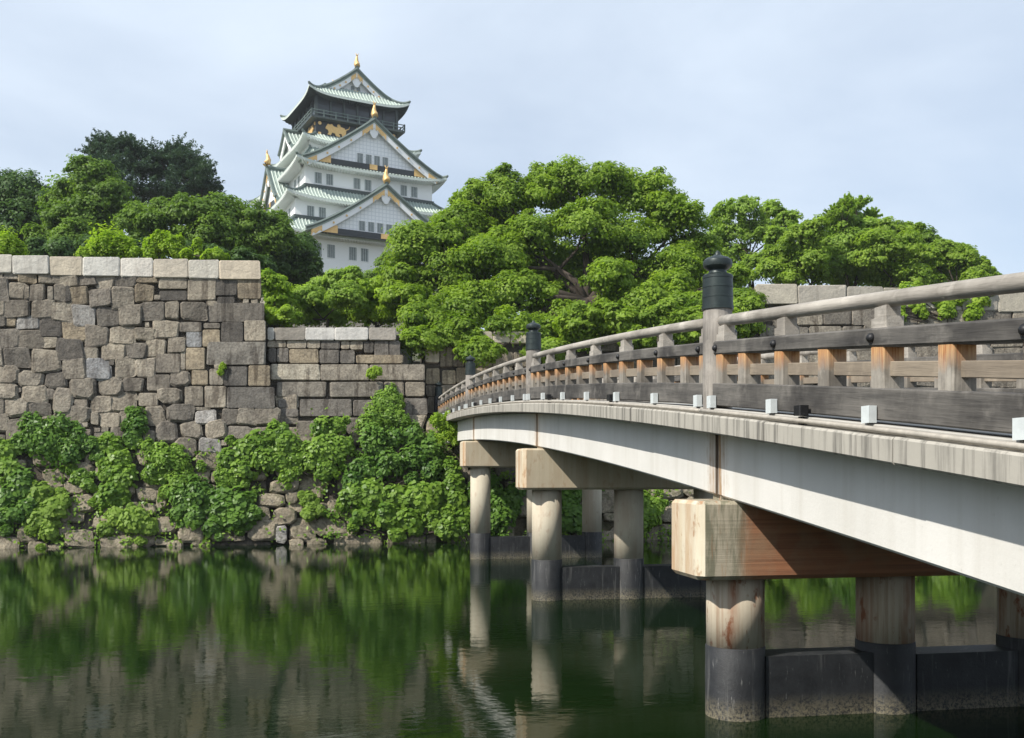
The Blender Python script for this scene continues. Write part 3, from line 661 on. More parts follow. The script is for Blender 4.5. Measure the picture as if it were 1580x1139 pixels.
def shachi(mb, p, s, dirv):
    """gold dolphin-like ridge fish: head down, body curling up to a fanned tail"""
    p = Vector(p); d = Vector(dirv).normalized()
    pts = [p+d*(.25*s), p+d*(.05*s)+Vector((0, 0, .35*s)), p-d*(.12*s)+Vector((0, 0, .8*s)), p-d*(.02*s)+Vector((0, 0, 1.25*s)), p+d*(.12*s)+Vector((0, 0, 1.6*s))]
    mb.tube(pts, [.46*s, .48*s, .34*s, .22*s, .14*s], 7)
    t = pts[-1]; q = Vector((-d.y, d.x, 0))
    for k in (-1, 1): mb.tube([t-d*.05*s, t+q*(k*.22*s)+Vector((0, 0, .45*s))], [.12*s, .03*s], 5)
    mb.tube([pts[1], pts[1]+q*.5*s], [.1*s, .02*s], 5); mb.tube([pts[1], pts[1]-q*.5*s], [.1*s, .02*s], 5)
def window(face, u, o, z, w, h):
    mb = MB(); t = .10
    fbox(mb, face, u-w/2-t, u+w/2+t, o-.02, o+.10, z-h/2-t, z-h/2); fbox(mb, face, u-w/2-t, u+w/2+t, o-.02, o+.10, z+h/2, z+h/2+t)
    fbox(mb, face, u-w/2-t, u-w/2, o-.02, o+.10, z-h/2, z+h/2); fbox(mb, face, u+w/2, u+w/2+t, o-.02, o+.10, z-h/2, z+h/2)
    wd = kp('window', mb, M['plaster'])
    mb = MB(); fbox(mb, face, u-w/2, u+w/2, o-.02, o+.03, z-h/2, z+h/2); kp('pane', mb, M['glass'], wd)
    for k in range(4):
        mb = MB(); uu = u-w/2+w*(k+.5)/4; fbox(mb, face, uu-w*.065, uu+w*.065, o+.025, o+.07, z-h/2, z+h/2); kp('bar', mb, M['shutter'], wd)
def gable(face, uc, out, w, zb, za, back, wins=0, winz=.3, winw=.9, winh=1.3, lattice=True, gold=True, orn=1.5, band=True, ov=.9):
    f = face_map(face); H = za-zb; N = 12
    prof = lambda q: zb+H*(1-q)**1.22+.05*H*max(0, q-.8)*0
    Q = [i/N for i in range(N+1)]
    top = MB(); th = .42
    for sg in (-1, 1):
        A = [f(uc+sg*w*q, out+ov, prof(q)) for q in Q]; Bk = [f(uc+sg*w*q, out-back, prof(q)) for q in Q]
        A2 = [f(uc+sg*w*q, out+ov, prof(q)-th) for q in Q]; B2 = [f(uc+sg*w*q, out-back, prof(q)-th) for q in Q]
        top.rings([[a, b, c, d] for a, b, c, d in zip(A, Bk, B2, A2)])
    rf = kp('gable_roof', top, M['copper'])
    ribs = MB(); n = int((back+ov)/.6)
    for sg in (-1, 1):
        for k in range(n+1):
            oo = out+ov-.08-(back+ov-.1)*k/n
            ribs.tube([f(uc+sg*w*q, oo, prof(q)+.05) for q in Q[::2]], .11, 4)
    kp('tile_rib', ribs, M['copper_rib'], rf, kind='stuff')
    rk = MB()
    for sg in (-1, 1): rk.tube([f(uc+sg*w*q, out+ov+.05, prof(q)+.10) for q in Q], .27, 6)
    kp('rake_ridge', rk, M['copper_dark'], rf)
    rd = MB(); rd.tube([f(uc, out+ov+.25, za+.25), f(uc, out-back, za+.25)], .34, 6); kp('ridge', rd, M['copper_dark'], rf)
    # bargeboards
    for sg in (-1, 1):
        bb = MB(); rs = []
        for q in Q[:-1]:
            dz = .85+.25*q
            rs.append([f(uc+sg*w*q, out+ov-.10, prof(q)-th), f(uc+sg*w*q, out+ov-.10, prof(q)-th-dz), f(uc+sg*w*q, out+ov-.35, prof(q)-th-dz), f(uc+sg*w*q, out+ov-.35, prof(q)-th)])
        bb.rings(rs); kp('bargeboard', bb, M['plaster'], rf)
        if gold:
            for q0, q1, dd in ((.02, .17, .95), (.80, .93, .9)):
                rs = []
                for q in [q0+(q1-q0)*i/5 for i in range(6)]:
                    tt = (q-q0)/(q1-q0); k = dd*(.55+.45*math.cos(tt*6)**2)
                    rs.append([f(uc+sg*w*q, out+ov-.04, prof(q)-th-.08), f(uc+sg*w*q, out+ov-.04, prof(q)-th-.1-k), f(uc+sg*w*q, out+ov-.12, prof(q)-th-.1-k), f(uc+sg*w*q, out+ov-.12, prof(q)-th-.08)])
                g = MB(); g.rings(rs); kp('gilt_plate', g, M['gold'], rf)
            for q in (.33, .5, .66):
                c = Vector(f(uc+sg*w*q, out+ov-.06, prof(q)-th-.5)); g = MB(); g.tube([c, c+Vector(f(0, .1, 0))], .17, 6); kp('gilt_boss', g, M['gold'], rf)
    # tympanum
    ins = .80; wallm = MB(); base = [f(uc-w*ins, out, zb+.55), f(uc+w*ins, out, zb+.55)]
    left = [f(uc-w*q, out, prof(q)-th-.3) for q in Q[::-1] if q <= ins]; right = [f(uc+w*q, out, prof(q)-th-.3) for q in Q if 0 < q <= ins]
    ring = [base[0]]+left+right+[base[1]]
    offv = Vector(f(0, -.5, 0))
    wallm.rings([ring, [tuple(Vector(p)+offv) for p in ring]]); kp('gable_wall', wallm, M['lattice'] if lattice else M['plaster'])
    if band:
        mb = MB(); fbox(mb, face, uc-w*.70, uc+w*.70, out-.2, out+.35, zb-.35, zb+.62); kp('gable_band', mb, M['lacquer'])
        if gold:
            for du, hw in ((-.70, .10), (.70, .10), (0, .055)):
                mb = MB(); fbox(mb, face, uc+w*du-w*hw, uc+w*du+w*hw, out+.3, out+.45, zb-.2, zb+(.62 if du == 0 else 1.0)); kp('gilt_plate', mb, M['gold'], rf)
    # pendant under the apex
    if gold:
        mb = MB(); ap = za-th-1.0
        mb.rings([[f(uc-.55, out+ov-.2, ap+.1), f(uc+.55, out+ov-.2, ap+.1), f(uc+.75, out+ov-.2, ap-.7), f(uc+.25, out+ov-.2, ap-1.5), f(uc-.25, out+ov-.2, ap-1.5), f(uc-.75, out+ov-.2, ap-.7)],
                  [f(uc-.55, out+ov-.4, ap+.1), f(uc+.55, out+ov-.4, ap+.1), f(uc+.75, out+ov-.4, ap-.7), f(uc+.25, out+ov-.4, ap-1.5), f(uc-.25, out+ov-.4, ap-1.5), f(uc-.75, out+ov-.4, ap-.7)]])
        kp('pendant', mb, M['plaster'], rf)
    if wins:
        sp = winw*1.45
        for k in range(wins): window(face, uc+(k-(wins-1)/2)*sp, out+.02, zb+.65+H*winz*.5+winh*.2, winw, winh)
    if orn:
        mb = MB(); shachi(mb, f(uc, out+ov-.1, za+.5), orn, f(0, 1, 0)); kp('ridge_fish', mb, M['gold'], rf, True)
# stone base and storeys, bottom to top
mb = MB(); mb.rings([[(-sx*w, -sy*w, z) if False else (x*w, y*(w+.6), z) for x, y in ((-1, -1), (1, -1), (1, 1), (-1, 1))] for z, w in ((12, 23.5), (20, 20.2), (28, 17.6), (35, 15.9))])
o = kp('stone_base', mb, M['block']); o.color = (.3, .28, .24, 1)
storey(15.0, 15.5, 34.9, 41.0); storey(12.9, 14.4, 40.9, 47.0); storey(11.0, 13.5, 46.9, 52.9); storey(8.8, 8.6, 52.8, 58.6)
skirt_roof(12.9, 14.4, 44.0, 16.8, 17.4, 41.1); skirt_roof(11.0, 13.5, 49.4, 14.6, 16.0, 47.0)
skirt_roof(8.8, 8.6, 57.4, 12.9, 15.4, 52.7); skirt_roof(7.3, 7.0, 60.3, 10.4, 10.1, 58.3)
# dark trim where each roof meets the wall
for wa, wb, z in ((12.9, 14.4, 44.0), (11.0, 13.5, 49.4)):
    kp('flashing', MB().box(-wa-.25, wa+.25, -wb-.25, wb+.25, z-.25, z+.35), M['dark_trim'])
# top storey: black panels, balcony, gallery
storey(7.2, 6.9, 58.5, 66.9, 'lacquer', 'top_storey_wall')
bal = kp('balcony', MB().box(-8.3, 8.3, -8.0, 8.0, 62.7, 63.05), M['dark_trim'])
for face, hw, o_ in (('front', 8.25, 7.95), ('left', 7.95, 8.25), ('right', 7.95, 8.25), ('back', 8.25, 7.95)):
    for z in (63.45, 63.95):
        mb = MB(); fbox(mb, face, -hw-.05, hw+.05, o_-.06, o_+.06, z, z+.13); kp('balcony_rail', mb, M['copper_dark'], bal)
    for k in range(9):
        u = -hw+2*hw*k/8; mb = MB(); fbox(mb, face, u-.09, u+.09, o_-.09, o_+.09, 62.9, 64.15); kp('baluster', mb, M['copper_dark'], bal)
    for k in range(7):     # gallery columns and window bays behind the balcony
        u = -hw*.86+2*hw*.86*k/6; w_ = 6.9 if face in ('front', 'back') else 7.2
        mb = MB(); fbox(mb, face, u-.16, u+.16, w_+.0, w_+.22, 63.05, 66.7); kp('gallery_column', mb, M['dark_trim'])
        if k < 6:
            mb = MB(); fbox(mb, face, u+.3, u+2*hw*.86/6-.3, w_, w_+.06, 63.4, 65.3); kp('gallery_pane', mb, M['dark_pane'])
    w_ = 6.9 if face in ('front', 'back') else 7.2
    nz = 5
    for k in range(nz):    # round gilt bosses and plates
        u = -hw*.8+2*hw*.8*k/(nz-1); mb = MB(); fm = face_map(face)
        c = Vector(fm(u, w_, 62.2)); mb.tube([c, c+Vector(fm(0, .14, 0))], .30, 8); kp('gilt_boss', mb, M['gold'])
        mb = MB(); fbox(mb, face, u-.22, u+.22, w_, w_+.12, 60.35, 60.7); kp('gilt_plate', mb, M['gold'])
    for sg in (-1, 1):     # striding gilt beast on the black panel
        mb = MB(); fm = face_map(face); u0 = sg*3.7; X = lambda du, z: fm(u0+sg*du, w_, z)
        out_ = [(-1.6, 60.9), (-1.7, 61.5), (-1.4, 61.95), (-.7, 62.1), (-.1, 61.9), (.5, 62.0), (.8, 62.35), (1.2, 62.2), (1.5, 62.3), (1.75, 61.9), (1.95, 61.5), (1.5, 61.25), (1.35, 60.9), (1.6, 60.5), (1.0, 60.45), (.75, 60.95), (.3, 60.85), (.1, 60.45), (-.4, 60.45), (-.5, 60.95), (-.9, 60.9), (-1.0, 60.4), (-1.6, 60.4)]
        mb.rings([[X(a, z) for a, z in out_], [fm(u0+sg*a, w_+.16, z) for a, z in out_]]); mb.tube([X(-1.6, 61.7), fm(u0-sg*2.2, w_+.1, 62.0), fm(u0-sg*2.3, w_+.1, 62.4)], .10, 5)
        kp('gilt_beast', mb, M['gold'])
skirt_roof(5.4, 6.3, 69.0, 8.9, 8.6, 66.7, 1.1, soffit='dark_trim')
gable('front', 0, 5.9, 6.0, 68.4, 72.5, 11.8, wins=2, winz=.1, winw=.7, winh=.9, lattice=False, orn=1.1)
mb = MB(); shachi(mb, (0, 5.7, 73.0), 1.1, (0, 1, 0)); kp('ridge_fish', mb, M['gold'], None, True)
# gables on the lower roofs
gable('front', 0, 14.4, 12.0, 53.4, 61.2, 8.5, wins=4, winz=.10, winw=1.0, winh=1.7, orn=1.2)
gable('front', .6, 18.2, 13.2, 41.3, 49.6, 8.5, wins=6, winz=.14, winw=1.05, winh=1.55, orn=1.3)
gable('left', 1.8, 13.2, 5.8, 48.6, 54.8, 4.0, wins=0, lattice=False, orn=1.3)
gable('left', -.5, 9.6, 3.6, 59.2, 62.4, 3.5, wins=0, lattice=False, orn=0, gold=False, band=False)
for u in (-8.9, -7.0, -2.4, -.5, 5.8, 7.7): window('front', u, 13.5, 50.9, 1.15, 1.75)
for u in (-10.4, -8.5, 8.5, 10.4): window('front', u, 14.4, 45.2, 1.15, 1.6)
for u in (-9.6, -7.4, -3.8, -1.8, 4.2, 6.2, 9.6): window('front', u, 15.5, 38.9, 1.25, 2.1)
for u in (8.0, 10.2): window('left', u, 11.0, 50.9, 1.1, 1.7)
for u in (9.5, 11.5): window('left', u, 12.9, 45.2, 1.1, 1.5)
kp('porch', MB().box(2.0, 5.5, -17.5, -15.4, 34.9, 37.6), M['plaster'])

# ------------------------------------------------------------------ foliage
def leaf_mesh(name, cen, nor, ln, wd, tint, mat, hexa=False):
    n = len(cen); nor = nor/np.linalg.norm(nor, axis=1, keepdims=True)
    r = rng.normal(size=(n, 3)); t = r-nor*(r*nor).sum(1, keepdims=True); t /= np.linalg.norm(t, axis=1, keepdims=True)+1e-9
    b = np.cross(nor, t); ln = ln*rng.uniform(.7, 1.25, (n, 1)); wd = wd*rng.uniform(.75, 1.2, (n, 1))
    if hexa:
        P = np.stack([cen-t*ln*.5, cen-t*ln*.22+b*wd*.5+nor*wd*.12, cen+t*ln*.12+b*wd*.42+nor*wd*.1, cen+t*ln*.5-nor*ln*.12, cen+t*ln*.12-b*wd*.42+nor*wd*.1, cen-t*ln*.22-b*wd*.5+nor*wd*.12], 1); k = 6
    else:
        P = np.stack([cen-t*ln*.5, cen+b*wd*.5+nor*wd*.15, cen+t*ln*.5-nor*ln*.1, cen-b*wd*.5+nor*wd*.15], 1); k = 4
    me = bpy.data.meshes.new(name); me.vertices.add(n*k); me.vertices.foreach_set('co', P.astype(np.float32).ravel())
    me.loops.add(n*k); me.loops.foreach_set('vertex_index', np.arange(n*k, dtype=np.int32))
    me.polygons.add(n); me.polygons.foreach_set('loop_start', np.arange(0, n*k, k, dtype=np.int32)); me.polygons.foreach_set('loop_total', np.full(n, k, np.int32))
    a = me.attributes.new('tint', 'FLOAT', 'POINT'); a.data.foreach_set('value', np.repeat(tint, k).astype(np.float32))
    me.materials.append(mat); me.update(calc_edges=True); return me
def lobe_leaves(c, r, flat, npad, per, padr, up=.35, spread=1.0):
    """one rounded mass of foliage: many overlapping sprays of uneven size on its outside, looser leaves between them"""
    cs, ns, ts = [], [], []
    d = rng.normal(size=(npad, 3)); d /= np.linalg.norm(d, axis=1, keepdims=True); d[:, 2] = np.where(d[:, 2] < -.45, -d[:, 2], d[:, 2])
    pc = c+d*np.array([r, r, r*flat])*rng.uniform(.30, 1.0, (npad, 1))
    sz = rng.lognormal(-.12, .38, npad)
    for k in range(npad):
        R_ = padr*r*sz[k]; m = max(8, int(per*sz[k]**1.7))
        q = rng.normal(size=(m, 3)); q /= np.linalg.norm(q, axis=1, keepdims=True)
        rad = rng.uniform(0, 1, (m, 1))**.42*(1+.2*np.abs(rng.normal(size=(m, 1)))*(rng.uniform(size=(m, 1)) < .15))
        off = q*rad*np.array([R_, R_, R_*.58*spread]); off[:, 2] -= .28*(off*(d[k]*np.array([1, 1, 0]))).sum(1)
        cs.append(pc[k]+off); ns.append(np.array([0, 0, up])+q*.6+d[k]*.6+rng.normal(size=(m, 3))*.3)
        ts.append(np.clip(rng.normal(.5, .2, m)+rng.normal(0, .2), 0, 1))
    m = int(npad*per*.14); q = rng.normal(size=(m, 3)); q /= np.linalg.norm(q, axis=1, keepdims=True)
    cs.append(c+q*np.array([r, r, r*flat])*rng.uniform(.3, .98, (m, 1))); ns.append(q*.9+np.array([0, 0, up])+rng.normal(size=(m, 3))*.3); ts.append(np.clip(rng.normal(.5, .25, m), 0, 1))
    return np.concatenate(cs), np.concatenate(ns), np.concatenate(ts)
def spray_leaves(c, r, nbr, per, rise=.35, droop=.25):
    """conifer tier or upright shoots: leaves strung along many radiating twigs"""
    cs, ns, ts = [], [], []
    for k in range(nbr):
        a = rng.uniform(0, 2*math.pi); el = rng.normal(rise, .28); L_ = r*rng.uniform(.7, 1.65)
        d = np.array([math.cos(a)*math.cos(el), math.sin(a)*math.cos(el), math.sin(el)])
        t = rng.uniform(.15, 1, per)**.8; side = np.cross(d, [0, 0, 1]); side /= np.linalg.norm(side)+1e-6
        w = .24*r*(1.05-t)*rng.normal(size=per)
        p = c+np.outer(t*L_, d)+np.outer(w, side)+np.outer(.06*r*rng.normal(size=per), [0, 0, 1]); p[:, 2] -= droop*L_*t*t*.5
        cs.append(p); ns.append(np.array([0, 0, .8])+rng.normal(size=(per, 3))*.5-.2*d); ts.append(np.clip(rng.normal(.5, .22, per)+rng.normal(0, .15), 0, 1))
    return np.concatenate(cs), np.concatenate(ns), np.concatenate(ts)
def make_tree(name, label, cat, base, lobes, d, mat, leaf=(.26, .15), flat=.8, npad=14, per=150, padr=.46, trunk=.35, group=None, up=.35, dfun=None, spread=1.0, hexa=False, limbs=True, fork=.35, grow=1.18, dens=2.5, spray=None):
    """lobes: (px, py, r_px[, extra depth]) read off the photograph; depth d in metres along the view axis"""
    base = Vector(base); root = empty(name, base); tag(root, label, cat, group)
    cs, ns, ts = [], [], []; cents = []; small = []
    for lb in lobes:
        sp_ = len(lb) > 3 and lb[3] == 's'; lb = lb[:3] if sp_ else lb
        dd = d+(lb[3] if len(lb) > 3 else 0)
        if len(lb) <= 3: dd += rnd.uniform(-1, 1)*.035*d
        p = at_d(lb[0], lb[1], dd); r = lb[2]*dd/FPX; cents.append((p, r))
        a, b, t = lobe_leaves(np.array(p), r*grow, flat, int(npad*dens*1.35), int(per*.44), padr*.70, up, spread) if not (spray or sp_) else spray_leaves(np.array(p), r*1.1, *(spray or (34, 60, .95, .1))); cs.append(a); ns.append(b); ts.append(t)
        if not (spray or sp_):
            for _ in range(4):   # smaller tufts break up the outline
                v = rng.normal(size=3); v /= np.linalg.norm(v); v[2] = abs(v[2])*.9-.25
                a, b, t = lobe_leaves(np.array(p)+v*r*rng.uniform(.85, 1.25), r*rng.uniform(.38, .68), .85, max(5, int(npad*dens*.32)), int(per*.42), padr*.95, up, spread)
                cs.append(a); ns.append(b); ts.append(np.clip(t+rng.normal(0, .12), 0, 1))
    cen = np.concatenate(cs)-np.array(base)
    link('crown', leaf_mesh('crown', cen, np.concatenate(ns), leaf[0], leaf[1], np.concatenate(ts), mat, hexa), root)
    if limbs:
        mb = MB(); top = max(p.z for p, r in cents); mean = sum((p for p, r in cents), Vector())/len(cents)
        fk = Vector((base.x*.6+mean.x*.4, base.y*.6+mean.y*.4, base.z+(top-base.z)*fork))
        mb.tube([base-base-Vector((0, 0, .3)), (fk-base)*.5+Vector((.1, 0, 0)), fk-base], [trunk*1.25, trunk, trunk*.8], 8)
        k_ = max(2, len(cents)//5); seeds = [cents[int(i*len(cents)/k_)][0].copy() for i in range(k_)]
        for _ in range(5):
            grp = [[] for _ in seeds]
            for p, r in cents: grp[min(range(k_), key=lambda i: (seeds[i]-p).length)].append((p, r))
            seeds = [sum((p for p, r in g_), Vector())/len(g_) if g_ else sd for g_, sd in zip(grp, seeds)]
        for g_, sd in zip(grp, seeds):
            if not g_: continue
            s0 = fk-base; e = s0.lerp(sd-base, .62)-Vector((0, 0, .25)); mid = s0.lerp(e, .5)+Vector((rnd.uniform(-.3, .3), rnd.uniform(-.3, .3), rnd.uniform(0, .5)))
            rr = trunk*.5; mb.tube([s0-Vector((0, 0, .3)), mid, e], [rr*1.15, rr*.9, rr*.7], 6)
            for p, r in g_:
                q = p-base; m = e.lerp(q, .5)+Vector((rnd.uniform(-.15, .15), rnd.uniform(-.15, .15), -.1))*r
                mb.tube([e-(e-mid).normalized()*.15, m, q], [rr*.55, rr*.38, rr*.2], 5)
                for k in range(4):
                    w_ = q+Vector((rnd.uniform(-1, 1), rnd.uniform(-1, 1), rnd.uniform(-.2, .8)))*r; mb.tube([m.lerp(q, .2+.2*k), w_], [rr*.2, rr*.05], 4)
        mb.obj('trunk', M['bark'], root, None, True)
    return root
def gbase(px, d):
    p = at_d(px, 600, d); return (p.x, p.y, ground_z(p.x, p.y)-.1)

# big tree beside the bridge
big = [(895,288,42,1),(955,298,42,2),(850,298,38,2),(785,305,40,1),(738,312,32,2),(1005,318,42,2),(1048,350,42,1),(1074,392,36,1),(712,345,34,1),(690,372,38,-1),(645,388,40,-2),(622,425,34,-2),(625,468,34,-4),
 (695,432,50,-2),(760,402,48,-2),(830,372,46,-1),(905,352,44,-2),(968,372,44,-1),(1030,420,44,-1),(1078,436,32,0),(722,485,50,-5),(655,498,40,-6),(800,462,46,-4),(870,440,34,1),(785,515,40,-7),(700,525,36,-8),(645,532,28,-9),
 (945,432,38,-5),(1000,482,40,-6),(1050,485,36,-6),(930,498,36,-6),(868,505,36,-5),(1098,470,30,-7),(1140,474,26,-7),(850,548,30,-8),(740,545,26,-10),(905,528,28,-8),(892,412,36,3),(935,395,34,4),(985,428,36,3),(860,470,38,0),(962,468,36,-3),(1035,458,36,-3),(1015,505,34,-6),(1085,505,34,-8),(965,512,34,-6),(1120,440,30,-4),(1150,500,24,-9),(1120,500,28,-8),(820,420,36,3),(760,350,38,4),(1060,420,30,4),(830,520,34,-6),(900,505,30,-9),(960,500,30,-9.5),(1020,498,30,-9.5),(1075,500,28,-10),(1130,505,24,-10),(1155,480,22,-9),(985,525,22,-10.5),(1050,520,20,-10.5)]
make_tree('broadleaf_tree', 'large spreading green tree between castle keep and bridge post, branches overhanging the walls', 'tree', gbase(905, 62), big, 62, L['main'], (.25, .145), .8, 15, 185, .44, .5)
# left trees
make_tree('broadleaf_tree', 'dark green tree at the far left edge above the tall wall', 'tree', gbase(25, 84), [(20,302,36),(62,312,30),(-25,310,36),(30,345,38),(72,348,28),(-10,355,36),(45,380,30),(0,385,30)], 84, L['dark'], (.32, .19), .85, 13, 130, .46, .35)
make_tree('broadleaf_tree', 'fresh green tree in front of the dark conifers, left of the castle', 'tree', gbase(130, 78), [(140,282,34),(115,305,30),(168,305,30),(92,345,28),(132,340,36),(175,340,30),(75,372,26),(112,372,30),(155,372,28)], 78, L['mid'], (.30, .18), .85, 13, 140, .46, .3)
make_tree('broadleaf_tree', 'wide green layered tree just left of the castle keep above the tall wall', 'tree', gbase(330, 72), [(225,345,34),(262,335,30),(300,332,34),(350,330,34),(392,352,36),(330,365,36),(280,378,30),(372,385,36),(420,372,32),(215,375,26),(320,395,28)], 72, L['mid'], (.28, .16), .72, 13, 160, .46, .35)
make_tree('broadleaf_tree', 'dense dark tree in front of the castle base beyond the tall wall corner', 'tree', gbase(440, 80), [(430,392,32),(462,388,26),(470,415,26),(440,425,30),(408,412,28),(452,440,26),(420,445,26)], 80, L['dark'], (.28, .17), .9, 14, 150, .46, .3)
cedA = [(152,238,22),(172,225,22),(190,232,26),(212,240,24),(160,262,28),(195,262,32),(225,268,28),(180,290,32),(215,298,30),(145,285,24),(160,310,26),(200,320,26)]
cedB = [(250,245,24),(272,238,24),(292,250,24),(262,268,30),(290,275,28),(308,265,20),(270,298,32),(300,298,26),(320,290,18),(326,305,16),(250,310,26),(285,320,24)]
make_tree('cedar_tree', 'tall dark blue-green conifer behind the fresh green tree, left of its twin', 'tree', gbase(185, 105), cedA, 105, L['cedar'], (.42, .12), .55, 11, 110, .62, .4, 'dark conifers behind the tall wall', .9, spray=(62, 46, .28, .15))
make_tree('cedar_tree', 'dark blue-green conifer with drooping tiers, nearest the castle', 'tree', gbase(275, 108), cedB, 108, L['cedar'], (.42, .12), .55, 11, 110, .62, .4, 'dark conifers behind the tall wall', .9, spray=(62, 46, .28, .15))
make_tree('shrub', 'dark low thicket under the trees behind the tall wall coping', 'shrub', gbase(90, 66), [(10,392,22),(55,392,20),(100,388,20),(140,385,20),(185,388,18),(-30,390,22)], 66, L['dark'], (.24, .14), .9, 12, 130, .46, .12)
make_tree('shrub', 'dark low thicket below the layered tree near the tall wall corner', 'shrub', gbase(320, 64), [(235,390,18),(285,392,18),(330,395,18),(375,400,18),(405,415,18)], 64, L['dark'], (.24, .14), .9, 12, 130, .46, .12)
# maples behind the low wall
make_tree('maple_tree', 'bright green maple tucked against the corner of the tall wall', 'tree', gbase(428, 58), [(420,438,20),(432,465,22),(418,488,18),(445,492,18)], 58, L['bright'], (.21, .13), .75, 12, 150, .46, .15)
make_tree('maple_tree', 'green maple crown rising above the pale coping of the low wall', 'tree', gbase(500, 60), [(475,462,24),(505,448,26),(530,462,26),(490,485,26),(525,490,24),(465,488,18),(520,432,18),(545,430,16)], 60, L['airy'], (.21, .13), .75, 13, 150, .46, .18)
make_tree('maple_tree', 'bright green maple squeezed between the low wall maple and the big tree', 'tree', gbase(575, 60), [(560,455,22),(582,445,20),(592,472,24),(562,485,24),(598,492,18),(610,455,20)], 60, L['bright'], (.21, .13), .75, 13, 150, .46, .18)
make_tree('broadleaf_tree', 'dull green tree crown directly below the white castle wall', 'tree', gbase(560, 95), [(515,436,18),(545,428,14),(600,408,18),(585,432,18),(625,415,20)], 95, L['mid'], (.32, .19), .8, 12, 130, .46, .25)
# right trees
make_tree('broadleaf_tree', 'airy yellow-green tree right behind the nearest black finial', 'tree', gbase(1160, 82), [(1122,332,22),(1155,325,24),(1190,332,22),(1130,362,24),(1172,362,22),(1215,345,18),(1125,398,24),(1160,408,20),(1108,370,20),(1140,430,20),(1190,400,20),(1200,368,18)], 82, L['airy'], (.28, .15), .95, 9, 115, .42, .28, fork=.4)
make_tree('broadleaf_tree', 'round green tree above the left end of the pale coping', 'tree', gbase(1235, 78), [(1232,372,24),(1255,358,22),(1205,400,24),(1245,402,28),(1215,430,22),(1262,428,24),(1275,385,20),(1228,400,24),(1280,415,24),(1190,420,20)], 78, L['fresh'], (.27, .16), .9, 12, 140, .46, .28)
make_tree('broadleaf_tree', 'tallest right-hand tree with spiky upright top shoots', 'tree', gbase(1310, 80), [(1298,335,16,'s'),(1322,325,16,'s'),(1308,322,15,'s'),(1285,345,14,'s'),(1345,338,11,'s'),(1300,350,20),(1325,350,20),(1340,360,24),(1300,372,26),(1330,395,30),(1295,405,26),(1350,425,26),(1310,432,26)], 80, L['airy'], (.30, .15), 1.0, 13, 140, .46, .3)
make_tree('broadleaf_tree', 'rounded bright green tree in the middle of the right-hand row', 'tree', gbase(1380, 78), [(1372,358,20),(1362,385,26),(1395,382,24),(1385,410,28),(1415,400,22),(1375,432,24),(1412,428,22),(1350,400,24),(1400,360,18),(1345,375,20)], 78, L['fresh'], (.27, .16), .9, 12, 140, .46, .28)
make_tree('broadleaf_tree', 'darker green tree with open gaps near the right end of the row', 'tree', gbase(1432, 86), [(1425,372,16),(1440,388,18),(1425,398,16),(1455,405,18),(1440,425,18)], 86, L['mid'], (.29, .17), .9, 11, 130, .46, .28)
make_tree('broadleaf_tree', 'lowest green tree sloping down to the handrail at the right end', 'tree', gbase(1485, 80), [(1470,395,20),(1490,402,20),(1508,415,18),(1462,420,20),(1485,428,22),(1525,425,12),(1445,440,16),(1440,405,20),(1500,432,16),(1455,385,16)], 80, L['fresh'], (.27, .16), .9, 12, 140, .46, .28)

# shrubs on top of the walls and on the wall face
def make_shrub(name, label, lobes, d=None, mat='ivy', leaf=(.24, .19), npad=9, per=75, padr=.5, flat=.8, cat='shrub', up=.25, hexa=True, off=-.15, group=None, lean=.35, base=None):
    pts = []
    if d is None and len(lobes) > 2:
        lobes = [(x, y, r*rnd.uniform(.6, .82)) for x, y, r in lobes]+[(x+rnd.uniform(-1.2, 1.2)*r, y+rnd.uniform(-.9, 1.4)*r, r*rnd.uniform(.18, .42)) for x, y, r in lobes for _ in range(2)]
    for (x, y, r) in lobes:
        if d is None:
            p = on_wall(x, y, off); dd = (p-CAMP).dot(FW); p = on_wall(x, y, off-.25*r*dd/FPX)
        else: p = at_d(x, y, d); dd = d
        pts.append((p, r*dd/FPX))
    low = min(pts, key=lambda q: q[0].z-q[1]); bs = Vector((low[0].x, low[0].y, low[0].z-low[1]*.6))
    if d is None: bs.y = batter(bs.z)+.05
    root = empty(name, bs); tag(root, label, cat, group); cs, ns, ts = [], [], []
    for p, r in pts:
        a, b, t = lobe_leaves(np.array(p), r*1.15, 1.0 if d is None else flat, npad*2, int(per*max(.5, min(2.5, (r/.8)**1.6))), padr*.85, up, 1.9)
        if d is None:   # hug the battered face
            a[:, 1] = p.y+(a[:, 1]-p.y)*.55; b += np.array([-.1, -.55, .1])
        cs.append(a-np.array(bs)); ns.append(b); ts.append(t)
    link('foliage', leaf_mesh('foliage', np.concatenate(cs), np.concatenate(ns), leaf[0], leaf[1], np.concatenate(ts), L[mat], hexa), root)
    mb = MB()
    for p, r in pts:
        e = p-bs; mb.tube([Vector((0, .15, 0)), e*.5+Vector((0, .1, .1)), e], [.05, .035, .015], 5)
        for k in range(3): mb.tube([e*.6, e+Vector((rnd.uniform(-.7, .7), rnd.uniform(-.2, .2), rnd.uniform(-.3, .7)))*r], [.025, .008], 4)
    mb.obj('stem', M['bark'], root); return root
WG = 'climbing shrubs on the moat wall'
